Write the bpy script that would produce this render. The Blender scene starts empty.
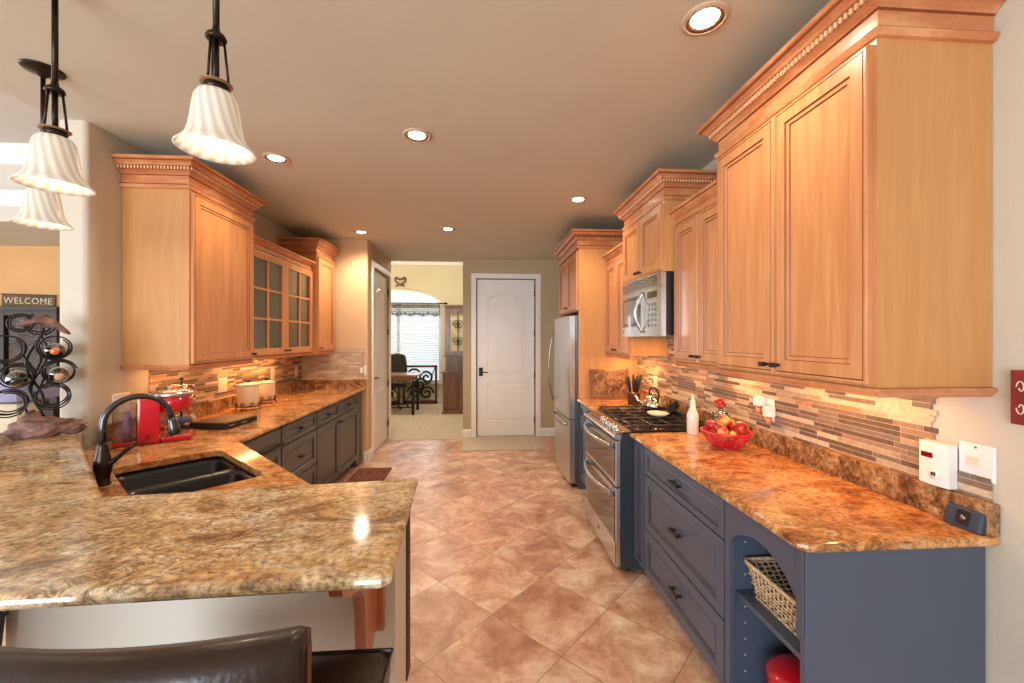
import bpy, bmesh, math, random
from mathutils import Vector, Matrix
random.seed(7)
PI = math.pi
R = math.radians
SC = bpy.context.scene
COL = SC.collection

# ------------------------------------------------------------------ camera, world, light
cam_d = bpy.data.cameras.new('camera')
cam = bpy.data.objects.new('camera', cam_d); COL.objects.link(cam)
cam_d.sensor_width = 36.0
cam_d.lens = 36.0 * 408.0 / 1024.0
cam_d.shift_y = -3.0 / 1024.0
cam_d.clip_start = 0.02
cam.location = (0, 0, 1.52)
cam.rotation_euler = (R(90), 0, R(-3.95))
SC.camera = cam
SC.view_settings.view_transform = 'Standard'
SC.view_settings.look = 'None'
SC.view_settings.gamma = 1.0
SC.view_settings.use_curve_mapping = False
SC.view_settings.exposure = 0.10

world = bpy.data.worlds.new('world'); SC.world = world
world.use_nodes = True
wn = world.node_tree.nodes
wn['Background'].inputs[0].default_value = (0.80, 0.90, 1.0, 1)
wn['Background'].inputs[1].default_value = 1.5

WARM = (1.0, 0.80, 0.58)
def area(name, loc, rot, sx, sy, power, color, spread=None):
    l = bpy.data.lights.new(name, 'AREA'); l.shape = 'RECTANGLE'; l.size = sx; l.size_y = sy
    l.energy = power; l.color = color
    if spread: l.spread = spread
    o = bpy.data.objects.new(name, l); COL.objects.link(o)
    o.location = loc; o.rotation_euler = rot
    return o
# daylight through the windows behind the camera, in the living room and in the office
area('daylight_rear_window', (-2.9, -3.72, 1.45), (R(90), 0, 0), 4.2, 2.1, 330, (0.82, 0.91, 1.0))
area('daylight_living_window', (-7.75, 1.2, 1.5), (0, R(-90), 0), 2.0, 3.6, 160, (0.84, 0.92, 1.0))
area('daylight_office_window', (-2.01, 9.98, 1.5), (R(-90), 0, 0), 1.9, 2.1, 30, (1.0, 0.97, 0.92))

# ------------------------------------------------------------------ helpers
def wm(o):
    m = Matrix.LocRotScale(o.location, o.rotation_euler, o.scale)
    return (wm(o.parent) @ m) if o.parent else m

class MB:
    """collects shapes in world coordinates, links them as one mesh object"""
    def __init__(s): s.v = []; s.f = []; s.mi = []; s.sm = []; s.m = 0; s.smooth = False
    def add(s, vs, fs, mi=None, smooth=None):
        b = len(s.v); s.v += [tuple(v) for v in vs]
        for f in fs:
            s.f.append([b + i for i in f]); s.mi.append(s.m if mi is None else mi)
            s.sm.append(s.smooth if smooth is None else smooth)
    def box(s, x0, x1, y0, y1, z0, z1, mi=None, M=None, bev=0.0):
        if x0 > x1: x0, x1 = x1, x0
        if y0 > y1: y0, y1 = y1, y0
        if z0 > z1: z0, z1 = z1, z0
        b = min(bev, (x1-x0)*.49, (y1-y0)*.49, (z1-z0)*.49)
        if b <= 0:
            vs = [(x, y, z) for x in (x0, x1) for y in (y0, y1) for z in (z0, z1)]
            fs = [(0,1,3,2),(4,6,7,5),(0,4,5,1),(2,3,7,6),(0,2,6,4),(1,5,7,3)]
        else:
            bm = bmesh.new()
            bmesh.ops.create_cube(bm, size=1)
            for v in bm.verts:
                v.co = Vector(((x0+x1)/2+v.co.x*(x1-x0), (y0+y1)/2+v.co.y*(y1-y0), (z0+z1)/2+v.co.z*(z1-z0)))
            bmesh.ops.bevel(bm, geom=list(bm.edges), offset=b, segments=2, affect='EDGES', profile=.7)
            bm.verts.index_update()
            vs = [v.co.copy() for v in bm.verts]; fs = [[v.index for v in f.verts] for f in bm.faces]
            bm.free()
        if M is not None: vs = [M @ Vector(v) for v in vs]
        s.add(vs, fs, mi)
    def obox(s, O, U, V, W, mi=None):
        """oriented box from corner O with edge vectors U V W"""
        O, U, V, W = map(Vector, (O, U, V, W))
        vs = [O + U*a + V*b + W*c for a in (0,1) for b in (0,1) for c in (0,1)]
        s.add(vs, [(0,1,3,2),(4,6,7,5),(0,4,5,1),(2,3,7,6),(0,2,6,4),(1,5,7,3)], mi)
    def lathe(s, c, prof, n=24, mi=None, M=None, smooth=True, wob=None, close=False):
        """prof list of (r,z); axis z through c"""
        c = Vector(c); vs = []; fs = []
        for j, (r, z) in enumerate(prof):
            for i in range(n):
                a = 2*PI*i/n
                rr = r if wob is None else r*wob(a, j)
                p = Vector((rr*math.cos(a), rr*math.sin(a), z))
                vs.append((M @ p if M is not None else p) + c)
        m = len(prof)
        for j in range(m-1 if not close else m):
            k = (j+1) % m
            for i in range(n):
                fs.append((j*n+i, j*n+(i+1)%n, k*n+(i+1)%n, k*n+i))
        if not close:
            if prof[0][0] > 1e-5: fs.append(tuple(range(n-1, -1, -1)))
            if prof[-1][0] > 1e-5: fs.append(tuple((m-1)*n+i for i in range(n)))
        s.add(vs, fs, mi, smooth)
    def tube(s, pts, r, n=8, mi=None, closed=False, smooth=True, flat=None):
        pts = [Vector(p) for p in pts]; N = len(pts)
        vs = []; fs = []; up = None
        for i, p in enumerate(pts):
            if closed: t = pts[(i+1) % N] - pts[i-1]
            else: t = pts[min(i+1, N-1)] - pts[max(i-1, 0)]
            t.normalize()
            if up is None:
                up = Vector((0, 0, 1)) if abs(t.z) < .9 else Vector((0, 1, 0))
            a = t.cross(up)
            if a.length < 1e-4: a = t.cross(Vector((1, 0, 0)))
            a.normalize(); b = a.cross(t).normalized(); up = b
            rr = r[i] if isinstance(r, (list, tuple)) else r
            for k in range(n):
                an = 2*PI*k/n
                fl = flat if flat else 1
                vs.append(p + a*(math.cos(an)*rr) + b*(math.sin(an)*rr*fl))
        for i in range(N if closed else N-1):
            j = (i+1) % N
            for k in range(n):
                fs.append((i*n+k, i*n+(k+1)%n, j*n+(k+1)%n, j*n+k))
        if not closed:
            fs.append(tuple(range(n-1, -1, -1))); fs.append(tuple((N-1)*n+k for k in range(n)))
        s.add(vs, fs, mi, smooth)
    def prism(s, poly, d, mi=None):
        """closed polygon of 3d points extruded by vector d"""
        d = Vector(d); P = [Vector(p) for p in poly]; n = len(P)
        fs = [tuple(range(n-1, -1, -1)), tuple(range(n, 2*n))]
        fs += [(i, (i+1) % n, n+(i+1) % n, n+i) for i in range(n)]
        s.add(P + [p+d for p in P], fs, mi)
    def slab(s, poly, z0, z1, rnd=0.0, mi=None, tnd=3):
        """plan polygon (ccw) slab with rounded (bullnose) edge"""
        rings = []
        if rnd <= 0: prof = [(0, z0), (0, z1)]
        else:
            h = (z1-z0); prof = []
            k = 6
            for i in range(k+1):
                a = -PI/2 + PI*i/k
                prof.append((rnd - rnd*math.cos(a), (z0+z1)/2 + h/2*math.sin(a)))
        n = len(poly)
        vs = []; fs = []
        for ins, z in prof:
            for p in offset_poly(poly, -ins): vs.append((p[0], p[1], z))
        m = len(prof)
        for j in range(m-1):
            for i in range(n):
                fs.append((j*n+i, j*n+(i+1) % n, (j+1)*n+(i+1) % n, (j+1)*n+i))
        fs.append(tuple(range(n-1, -1, -1))); fs.append(tuple((m-1)*n+i for i in range(n)))
        s.add(vs, fs, mi)
    def panel(s, O, U, V, N, w, h, rings, mats=None):
        """concentric rectangle rings; rings = (inset, height, mat of the face leading to it)"""
        O, U, V, N = map(Vector, (O, U, V, N)); vs = []; fs = []; mis = []
        for r in rings:
            a, z = r[0], r[1]
            for (p, q) in ((a, a), (w-a, a), (w-a, h-a), (a, h-a)):
                vs.append(O + U*p + V*q + N*z)
        for j in range(len(rings)-1):
            for i in range(4):
                s.add([vs[j*4+i], vs[j*4+(i+1) % 4], vs[j*4+4+(i+1) % 4], vs[j*4+4+i]], [(0,1,2,3)],
                      rings[j+1][2] if len(rings[j+1]) > 2 else 0)
        k = (len(rings)-1)*4
        s.add(vs[k:k+4], [(0,1,2,3)], rings[-1][3] if len(rings[-1]) > 3 else 0)
        s.add(vs[0:4], [(3,2,1,0)], 0)
    def build(s, name, mat, parent=None, label=None, fixn=True, subsurf=0):
        me = bpy.data.meshes.new(name)
        inv = wm(parent).inverted() if parent else None
        vs = [inv @ Vector(v) for v in s.v] if inv else s.v
        me.from_pydata([tuple(v) for v in vs], [], s.f)
        for m in (mat if isinstance(mat, (list, tuple)) else [mat]): me.materials.append(m)
        for p, i, sm in zip(me.polygons, s.mi, s.sm): p.material_index = i; p.use_smooth = sm
        if fixn:
            bm = bmesh.new(); bm.from_mesh(me); bmesh.ops.remove_doubles(bm, verts=bm.verts, dist=1e-6)
            bmesh.ops.recalc_face_normals(bm, faces=bm.faces); bm.to_mesh(me); bm.free()
        o = bpy.data.objects.new(name, me); COL.objects.link(o)
        if parent: o.parent = parent
        if label: o['label'] = label
        if subsurf:
            md = o.modifiers.new('s', 'SUBSURF'); md.levels = subsurf; md.render_levels = subsurf
        return o

def offset_poly(poly, d):
    """offset closed ccw polygon outward by d (mitred)"""
    n = len(poly); out = []
    for i in range(n):
        p0 = Vector(poly[i-1][:2]); p1 = Vector(poly[i][:2]); p2 = Vector(poly[(i+1) % n][:2])
        a = (p1-p0).normalized(); b = (p2-p1).normalized()
        na = Vector((a.y, -a.x)); nb = Vector((b.y, -b.x))
        k = na + nb; k = k / max(k.dot(na), .2)
        out.append((p1.x + k.x*d, p1.y + k.y*d))
    return out
def offset_path(path, d):
    n = len(path); out = []
    for i in range(n):
        p1 = Vector(path[i])
        a = (p1-Vector(path[i-1])).normalized() if i > 0 else None
        b = (Vector(path[i+1])-p1).normalized() if i < n-1 else None
        if a is None: a = b
        if b is None: b = a
        na = Vector((a.y, -a.x)); nb = Vector((b.y, -b.x))
        k = na + nb; k = k / max(k.dot(na), .2)
        out.append((p1.x + k.x*d, p1.y + k.y*d))
    return out

def tag(o, label=None, cat=None, group=None, kind=None):
    if label: o['label'] = label
    if cat: o['category'] = cat
    if group: o['group'] = group
    if kind: o['kind'] = kind
    return o
def thing(name, loc, label, cat, group=None, rz=0.0):
    o = bpy.data.objects.new(name, None); COL.objects.link(o)
    o.empty_display_size = .1
    o.location = loc; o.rotation_euler = (0, 0, rz)
    return tag(o, label, cat, group)
def struct(name, mb, mat, parent=None, **k):
    o = mb.build(name, mat, parent, **k)
    if not parent: o['kind'] = 'structure'
    return o
def copy_tree(o, parent=None):
    c = o.copy(); COL.objects.link(c); c.parent = parent
    for ch in [x for x in bpy.data.objects if x.parent == o]: copy_tree(ch, c)
    return c

# ------------------------------------------------------------------ materials
def newmat(name):
    m = bpy.data.materials.new(name); m.use_nodes = True
    nt = m.node_tree; b = nt.nodes['Principled BSDF']
    return m, nt, b
def N(nt, t, **kw):
    n = nt.nodes.new(t)
    for k, v in kw.items():
        if k.startswith('i_'):
            key = k[2:]
            key = int(key) if key.isdigit() else key.replace('_', ' ')
            n.inputs[key].default_value = v
        else: setattr(n, k, v)
    return n
def ramp(nt, stops, interp='LINEAR'):
    n = nt.nodes.new('ShaderNodeValToRGB'); cr = n.color_ramp; cr.interpolation = interp
    while len(cr.elements) < len(stops): cr.elements.new(.5)
    for e, (p, c) in zip(cr.elements, stops): e.position = p; e.color = (c[0], c[1], c[2], 1)
    return n
def srgb(r, g, b):
    f = lambda c: (c/255/12.92) if c/255 <= .04045 else ((c/255+.055)/1.055)**2.4
    return (f(r), f(g), f(b))
def plain(name, col, rough=.5, metal=0.0, noise=.06, scale=20, bump=0.0, bscale=80, coat=0.0, spec=None):
    m, nt, b = newmat(name)
    tc = N(nt, 'ShaderNodeTexCoord')
    nz = N(nt, 'ShaderNodeTexNoise', i_Scale=scale, i_Detail=4.0)
    nt.links.new(tc.outputs['Object'], nz.inputs['Vector'])
    lo = tuple(c*(1-noise) for c in col); hi = tuple(min(1, c*(1+noise)) for c in col)
    rp = ramp(nt, [(.35, lo), (.65, hi)])
    nt.links.new(nz.outputs['Fac'], rp.inputs['Fac']); nt.links.new(rp.outputs['Color'], b.inputs['Base Color'])
    b.inputs['Roughness'].default_value = rough; b.inputs['Metallic'].default_value = metal
    if coat: b.inputs['Coat Weight'].default_value = coat; b.inputs['Coat Roughness'].default_value = .08
    if spec is not None: b.inputs['Specular IOR Level'].default_value = spec
    if bump:
        n2 = N(nt, 'ShaderNodeTexNoise', i_Scale=bscale, i_Detail=3.0)
        nt.links.new(tc.outputs['Object'], n2.inputs['Vector'])
        bp = N(nt, 'ShaderNodeBump', i_Strength=bump, i_Distance=.01)
        nt.links.new(n2.outputs['Fac'], bp.inputs['Height']); nt.links.new(bp.outputs['Normal'], b.inputs['Normal'])
    return m
def wood(name, dark, mid, light, rough=.32, sc=(14, 14, 1.2), coat=.3):
    m, nt, b = newmat(name)
    tc = N(nt, 'ShaderNodeTexCoord'); mp = N(nt, 'ShaderNodeMapping'); mp.inputs['Scale'].default_value = sc
    nt.links.new(tc.outputs['Object'], mp.inputs['Vector'])
    n1 = N(nt, 'ShaderNodeTexNoise', i_Scale=1.6, i_Detail=5.0, i_Distortion=.9)
    mp2 = N(nt, 'ShaderNodeMapping'); mp2.inputs['Scale'].default_value = (sc[0]*6, sc[1]*6, sc[2]*3)
    nt.links.new(tc.outputs['Object'], mp2.inputs['Vector'])
    n2 = N(nt, 'ShaderNodeTexNoise', i_Scale=2.0, i_Detail=3.0)
    n3 = N(nt, 'ShaderNodeTexNoise', i_Scale=.9, i_Detail=2.0)
    nt.links.new(mp.outputs[0], n1.inputs['Vector']); nt.links.new(mp2.outputs[0], n2.inputs['Vector'])
    nt.links.new(tc.outputs['Object'], n3.inputs['Vector'])
    a = N(nt, 'ShaderNodeMath', operation='MULTIPLY_ADD'); a.inputs[1].default_value = .35
    nt.links.new(n2.outputs['Fac'], a.inputs[0]); nt.links.new(n1.outputs['Fac'], a.inputs[2])
    a2 = N(nt, 'ShaderNodeMath', operation='MULTIPLY_ADD'); a2.inputs[1].default_value = .35
    nt.links.new(n3.outputs['Fac'], a2.inputs[0]); nt.links.new(a.outputs[0], a2.inputs[2])
    rp = ramp(nt, [(.52, dark), (.82, mid), (1.0, light)])
    nt.links.new(a2.outputs[0], rp.inputs['Fac']); nt.links.new(rp.outputs['Color'], b.inputs['Base Color'])
    b.inputs['Roughness'].default_value = rough
    b.inputs['Coat Weight'].default_value = coat; b.inputs['Coat Roughness'].default_value = .15
    return m
def granite(name, stops, vein, white, rough=.1, sc=1.0):
    m, nt, b = newmat(name)
    tc = N(nt, 'ShaderNodeTexCoord')
    mp = N(nt, 'ShaderNodeMapping'); mp.inputs['Scale'].default_value = (1.5*sc, 2.6*sc, 2.2*sc); mp.inputs['Rotation'].default_value = (0, 0, R(-28))
    nt.links.new(tc.outputs['Object'], mp.inputs['Vector'])
    n1 = N(nt, 'ShaderNodeTexNoise', i_Scale=2.6, i_Detail=9.0, i_Roughness=.68, i_Distortion=1.6)
    nt.links.new(mp.outputs[0], n1.inputs['Vector'])
    r1 = ramp(nt, stops); nt.links.new(n1.outputs['Fac'], r1.inputs['Fac'])
    # fine crystals
    n2 = N(nt, 'ShaderNodeTexNoise', i_Scale=62.0, i_Detail=5.0, i_Roughness=.8)
    nt.links.new(tc.outputs['Object'], n2.inputs['Vector'])
    r2 = ramp(nt, [(.34, (.16, .13, .11)), (.43, (.62, .58, .54)), (.52, (1, 1, 1)), (.64, (1.3, 1.28, 1.25))]); nt.links.new(n2.outputs['Fac'], r2.inputs['Fac'])
    mx = N(nt, 'ShaderNodeMix', data_type='RGBA', blend_type='MULTIPLY'); mx.inputs[0].default_value = .85
    nt.links.new(r1.outputs['Color'], mx.inputs[6]); nt.links.new(r2.outputs['Color'], mx.inputs[7])
    # dark veins and blotches
    n3 = N(nt, 'ShaderNodeTexNoise', i_Scale=5.2, i_Detail=10.0, i_Roughness=.72, i_Distortion=2.2)
    nt.links.new(mp.outputs[0], n3.inputs['Vector'])
    r3 = ramp(nt, [(.44, (0, 0, 0)), (.49, (1, 1, 1)), (.51, (1, 1, 1)), (.54, (0, 0, 0))]); nt.links.new(n3.outputs['Fac'], r3.inputs['Fac'])
    n4 = N(nt, 'ShaderNodeTexNoise', i_Scale=2.0, i_Detail=3.0); nt.links.new(tc.outputs['Object'], n4.inputs['Vector'])
    r4 = ramp(nt, [(.42, (0, 0, 0)), (.62, (1, 1, 1))]); nt.links.new(n4.outputs['Fac'], r4.inputs['Fac'])
    mu = N(nt, 'ShaderNodeMath', operation='MULTIPLY'); nt.links.new(r3.outputs['Color'], mu.inputs[0]); nt.links.new(r4.outputs['Color'], mu.inputs[1])
    mu2 = N(nt, 'ShaderNodeMath', operation='MULTIPLY'); mu2.inputs[1].default_value = .75; nt.links.new(mu.outputs[0], mu2.inputs[0])
    mv = N(nt, 'ShaderNodeMix', data_type='RGBA'); nt.links.new(mu2.outputs[0], mv.inputs[0])
    nt.links.new(mx.outputs[2], mv.inputs[6]); mv.inputs[7].default_value = (*vein, 1)
    # pale quartz patches
    n5 = N(nt, 'ShaderNodeTexNoise', i_Scale=7.0, i_Detail=8.0, i_Roughness=.7, i_Distortion=1.0); nt.links.new(mp.outputs[0], n5.inputs['Vector'])
    r5 = ramp(nt, [(.56, (0, 0, 0)), (.68, (.7, .7, .7))]); nt.links.new(n5.outputs['Fac'], r5.inputs['Fac'])
    mw = N(nt, 'ShaderNodeMix', data_type='RGBA'); nt.links.new(r5.outputs['Color'], mw.inputs[0])
    nt.links.new(mv.outputs[2], mw.inputs[6]); mw.inputs[7].default_value = (*white, 1)
    nt.links.new(mw.outputs[2], b.inputs['Base Color'])
    b.inputs['Roughness'].default_value = rough; b.inputs['Specular IOR Level'].default_value = .6
    return m
def math_(nt, op, a, b=None, c=None):
    n = N(nt, 'ShaderNodeMath', operation=op)
    for i, v in enumerate((a, b, c)):
        if v is None: continue
        if isinstance(v, (int, float)): n.inputs[i].default_value = v
        else: nt.links.new(v, n.inputs[i])
    return n.outputs[0]
def mosaic(name, axis, rowh=.0205, w0=.165, mort=.0016, pale=0.0):
    """strip mosaic of glass and stone bars of uneven length; axis = world axis running along the wall"""
    m, nt, b = newmat(name)
    tc = N(nt, 'ShaderNodeTexCoord'); sp = N(nt, 'ShaderNodeSeparateXYZ'); nt.links.new(tc.outputs['Object'], sp.inputs[0])
    u = sp.outputs[axis]; z = sp.outputs['Z']
    rz = math_(nt, 'DIVIDE', z, rowh); row = math_(nt, 'FLOOR', rz); fz = math_(nt, 'FRACT', rz)
    wn1 = N(nt, 'ShaderNodeTexWhiteNoise', noise_dimensions='1D'); nt.links.new(row, wn1.inputs['W'])
    ru = math_(nt, 'DIVIDE', u, w0)
    ru = math_(nt, 'MULTIPLY_ADD', wn1.outputs['Value'], 17.3, ru)
    # uneven bar length: warp along u
    wob = math_(nt, 'SINE', math_(nt, 'MULTIPLY', ru, 2.1))
    ru = math_(nt, 'MULTIPLY_ADD', wob, .33, ru)
    col = math_(nt, 'FLOOR', ru); fu = math_(nt, 'FRACT', ru)
    cv = N(nt, 'ShaderNodeCombineXYZ'); nt.links.new(row, cv.inputs[0]); nt.links.new(col, cv.inputs[1])
    w2 = N(nt, 'ShaderNodeTexWhiteNoise', noise_dimensions='2D'); nt.links.new(cv.outputs[0], w2.inputs['Vector'])
    rp = ramp(nt, [(0, srgb(142,118,98)), (.16, srgb(112,94,80)), (.32, srgb(182,160,136)), (.5, srgb(128,114,100)),
                   (.60, srgb(210,188,160)), (.74, srgb(152,126,104)), (.86, srgb(104,88,76)), (.95, srgb(176,130,92))], 'CONSTANT')
    nt.links.new(w2.outputs['Value'], rp.inputs['Fac'])
    nz = N(nt, 'ShaderNodeTexNoise', i_Scale=60.0, i_Detail=4.0); nt.links.new(tc.outputs['Object'], nz.inputs['Vector'])
    r2 = ramp(nt, [(.3, (.78, .76, .74)), (.7, (1.1, 1.1, 1.1))]); nt.links.new(nz.outputs['Fac'], r2.inputs['Fac'])
    mx = N(nt, 'ShaderNodeMix', data_type='RGBA', blend_type='MULTIPLY'); mx.inputs[0].default_value = 1
    pm = N(nt, 'ShaderNodeMix', data_type='RGBA'); pm.inputs[0].default_value = pale; pm.inputs[7].default_value = (*srgb(214, 190, 164), 1)
    nt.links.new(rp.outputs['Color'], pm.inputs[6])
    nt.links.new(pm.outputs[2], mx.inputs[6]); nt.links.new(r2.outputs['Color'], mx.inputs[7])
    g1 = math_(nt, 'LESS_THAN', fz, mort/rowh); g2 = math_(nt, 'LESS_THAN', fu, mort/w0)
    g = math_(nt, 'MAXIMUM', g1, g2)
    mg = N(nt, 'ShaderNodeMix', data_type='RGBA'); nt.links.new(g, mg.inputs[0]); nt.links.new(mx.outputs[2], mg.inputs[6])
    mg.inputs[7].default_value = (*srgb(205, 188, 168), 1)
    nt.links.new(mg.outputs[2], b.inputs['Base Color'])
    rr = math_(nt, 'MULTIPLY_ADD', w2.outputs['Value'], .35, .14)
    rr = math_(nt, 'MAXIMUM', rr, math_(nt, 'MULTIPLY', g, .8))
    nt.links.new(rr, b.inputs['Roughness'])
    bp = N(nt, 'ShaderNodeBump', i_Strength=.5, i_Distance=.002); nt.links.new(math_(nt, 'SUBTRACT', 1.0, g), bp.inputs['Height'])
    nt.links.new(bp.outputs['Normal'], b.inputs['Normal'])
    return m
def tile_floor(name):
    m, nt, b = newmat(name)
    T = .457
    tc = N(nt, 'ShaderNodeTexCoord'); mp = N(nt, 'ShaderNodeMapping')
    mp.vector_type = 'POINT'; mp.inputs['Rotation'].default_value = (0, 0, R(45))
    nt.links.new(tc.outputs['Object'], mp.inputs['Vector'])
    sp = N(nt, 'ShaderNodeSeparateXYZ'); nt.links.new(mp.outputs[0], sp.inputs[0])
    c = math.cos(R(45))
    nx, ny = .69*c - 2.25*c, .69*c + 2.25*c     # a grout crossing at (0.69, 2.25)
    u = math_(nt, 'DIVIDE', math_(nt, 'SUBTRACT', sp.outputs['X'], nx), T)
    v = math_(nt, 'DIVIDE', math_(nt, 'SUBTRACT', sp.outputs['Y'], ny), T)
    fu, fv = math_(nt, 'FRACT', u), math_(nt, 'FRACT', v)
    cu, cv_ = math_(nt, 'FLOOR', u), math_(nt, 'FLOOR', v)
    e = .0035/T
    g = math_(nt, 'MAXIMUM', math_(nt, 'LESS_THAN', fu, e), math_(nt, 'LESS_THAN', fv, e))
    cb = N(nt, 'ShaderNodeCombineXYZ'); nt.links.new(cu, cb.inputs[0]); nt.links.new(cv_, cb.inputs[1])
    w = N(nt, 'ShaderNodeTexWhiteNoise', noise_dimensions='2D'); nt.links.new(cb.outputs[0], w.inputs['Vector'])
    # per-tile shifted mottling
    sh = N(nt, 'ShaderNodeVectorMath', operation='MULTIPLY_ADD'); sh.inputs[1].default_value = (9, 9, 9)
    nt.links.new(w.outputs['Color'], sh.inputs[0]); nt.links.new(tc.outputs['Object'], sh.inputs[2])
    n1 = N(nt, 'ShaderNodeTexNoise', i_Scale=4.2, i_Detail=7.0, i_Roughness=.64, i_Distortion=.5); nt.links.new(sh.outputs[0], n1.inputs['Vector'])
    r1 = ramp(nt, [(.28, srgb(160,110,86)), (.41, srgb(192,143,115)), (.50, srgb(208,163,136)), (.58, srgb(224,188,162)), (.70, srgb(236,214,192))])
    nt.links.new(n1.outputs['Fac'], r1.inputs['Fac'])
    n2 = N(nt, 'ShaderNodeTexNoise', i_Scale=28.0, i_Detail=5.0, i_Roughness=.7); nt.links.new(sh.outputs[0], n2.inputs['Vector'])
    r2 = ramp(nt, [(.3, (.74, .68, .64)), (.5, (1, 1, 1)), (.7, (1.08, 1.06, 1.04))]); nt.links.new(n2.outputs['Fac'], r2.inputs['Fac'])
    mx = N(nt, 'ShaderNodeMix', data_type='RGBA', blend_type='MULTIPLY'); mx.inputs[0].default_value = .9
    nt.links.new(r1.outputs['Color'], mx.inputs[6]); nt.links.new(r2.outputs['Color'], mx.inputs[7])
    hv = N(nt, 'ShaderNodeHueSaturation'); nt.links.new(mx.outputs[2], hv.inputs['Color'])
    nt.links.new(math_(nt, 'MULTIPLY_ADD', w.outputs['Value'], .22, .86), hv.inputs['Value'])
    mg = N(nt, 'ShaderNodeMix', data_type='RGBA'); nt.links.new(g, mg.inputs[0]); nt.links.new(hv.outputs[0], mg.inputs[6])
    mg.inputs[7].default_value = (*srgb(128, 96, 76), 1)
    nt.links.new(mg.outputs[2], b.inputs['Base Color'])
    b.inputs['Roughness'].default_value = .33
    bp = N(nt, 'ShaderNodeBump', i_Strength=.35, i_Distance=.003)
    hh = math_(nt, 'MULTIPLY_ADD', n2.outputs['Fac'], .25, math_(nt, 'SUBTRACT', 1.0, g)); nt.links.new(hh, bp.inputs['Height'])
    nt.links.new(bp.outputs['Normal'], b.inputs['Normal'])
    return m
def glass(name, tint=(1, 1, 1), gl=.12, rough=.02, fr=.8):
    m = bpy.data.materials.new(name); m.use_nodes = True; nt = m.node_tree; nt.nodes.clear()
    o = N(nt, 'ShaderNodeOutputMaterial'); t = N(nt, 'ShaderNodeBsdfTransparent'); t.inputs[0].default_value = (*tint, 1)
    g = N(nt, 'ShaderNodeBsdfGlossy'); g.inputs['Roughness'].default_value = rough
    lw = N(nt, 'ShaderNodeLayerWeight', i_Blend=.35)
    mu = math_(nt, 'MULTIPLY_ADD', lw.outputs['Fresnel'], fr, gl)
    mx = N(nt, 'ShaderNodeMixShader'); nt.links.new(mu, mx.inputs[0]); nt.links.new(t.outputs[0], mx.inputs[1]); nt.links.new(g.outputs[0], mx.inputs[2])
    nt.links.new(mx.outputs[0], o.inputs[0])
    return m
def emit(name, col, st):
    m, nt, b = newmat(name)
    b.inputs['Base Color'].default_value = (*col, 1)
    b.inputs['Emission Color'].default_value = (*col, 1); b.inputs['Emission Strength'].default_value = st
    return m
def steel(name, col=(.62, .61, .6), rough=.26, ax=(2, 160, 2)):
    m, nt, b = newmat(name)
    tc = N(nt, 'ShaderNodeTexCoord'); mp = N(nt, 'ShaderNodeMapping'); mp.inputs['Scale'].default_value = ax
    nt.links.new(tc.outputs['Object'], mp.inputs['Vector'])
    n = N(nt, 'ShaderNodeTexNoise', i_Scale=3.0, i_Detail=3.0); nt.links.new(mp.outputs[0], n.inputs['Vector'])
    rp = ramp(nt, [(.3, tuple(c*.9 for c in col)), (.7, tuple(c*1.08 for c in col))]); nt.links.new(n.outputs['Fac'], rp.inputs['Fac'])
    nt.links.new(rp.outputs['Color'], b.inputs['Base Color'])
    b.inputs['Metallic'].default_value = 1; b.inputs['Roughness'].default_value = rough
    return m

M_WOOD = wood('maple_front', srgb(192,126,78), srgb(203,137,87), srgb(213,151,99))
M_SIDE = wood('maple_side_panel', srgb(198,138,80), srgb(204,145,87), srgb(210,152,93), rough=.42, coat=.1)
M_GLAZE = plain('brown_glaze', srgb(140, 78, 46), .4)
M_DENTLIT = plain('dentil_maple_lit', srgb(236, 186, 138), .45)  # paler than the crown: the lit look of the dentils is in the colour
M_CROWN = wood('maple_crown', srgb(186,112,68), srgb(204,132,84), srgb(222,158,108), sc=(3, 3, 9))
M_BASE = plain('charcoal_blue_paint', srgb(74, 83, 100), .32, noise=.03, scale=5)
M_BASEL = plain('olive_charcoal_paint', srgb(92, 88, 86), .34, noise=.03, scale=5)
M_BASEG = plain('charcoal_glaze', srgb(58, 56, 62), .4)
M_BLACK = plain('black_metal', (.012, .011, .011), .35)
M_BRONZE = plain('oil_rubbed_bronze', (.035, .026, .02), .32, metal=.8)
M_GRAN = granite('gold_granite', [(.27, srgb(98,78,64)), (.37, srgb(150,118,86)), (.45, srgb(194,158,114)), (.53, srgb(214,184,142)), (.63, srgb(224,208,180))], srgb(70, 52, 42), srgb(222, 208, 184))
M_GRANR = granite('amber_granite', [(.28, srgb(104,62,36)), (.40, srgb(164,104,58)), (.48, srgb(202,138,78)), (.56, srgb(218,162,102)), (.70, srgb(226,192,146))], srgb(92, 58, 38), srgb(224, 200, 164))
M_SPL = granite('splash_granite', [(.30, srgb(66,42,30)), (.44, srgb(132,90,56)), (.55, srgb(178,134,90)), (.70, srgb(206,176,138))], srgb(48, 32, 24), srgb(196, 172, 138), sc=1.6)
M_MOSR = mosaic('strip_mosaic_right', 'Y')
M_MOSL = mosaic('strip_mosaic_left', 'Y')
M_MOSX = mosaic('strip_mosaic_stub', 'X', pale=.55)
M_TILE = tile_floor('diagonal_travertine_tile')
M_WALLLIT = plain('stub_wall_warm_lit', srgb(214, 182, 142), .85, noise=.02, scale=3, bump=.2, bscale=55)  # orange of the warm ceiling light put into the stub wall colour
M_WALLB = plain('olive_taupe_wall_paint', srgb(186, 170, 136), .85, noise=.02, scale=3, bump=.2, bscale=55)
M_WALL = plain('taupe_wall_paint', srgb(206, 196, 178), .85, noise=.02, scale=3, bump=.1, bscale=55)
M_WALLY = plain('sand_yellow_wall_paint', srgb(222, 212, 178), .85, noise=.02, scale=3, bump=.2, bscale=55)
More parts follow.
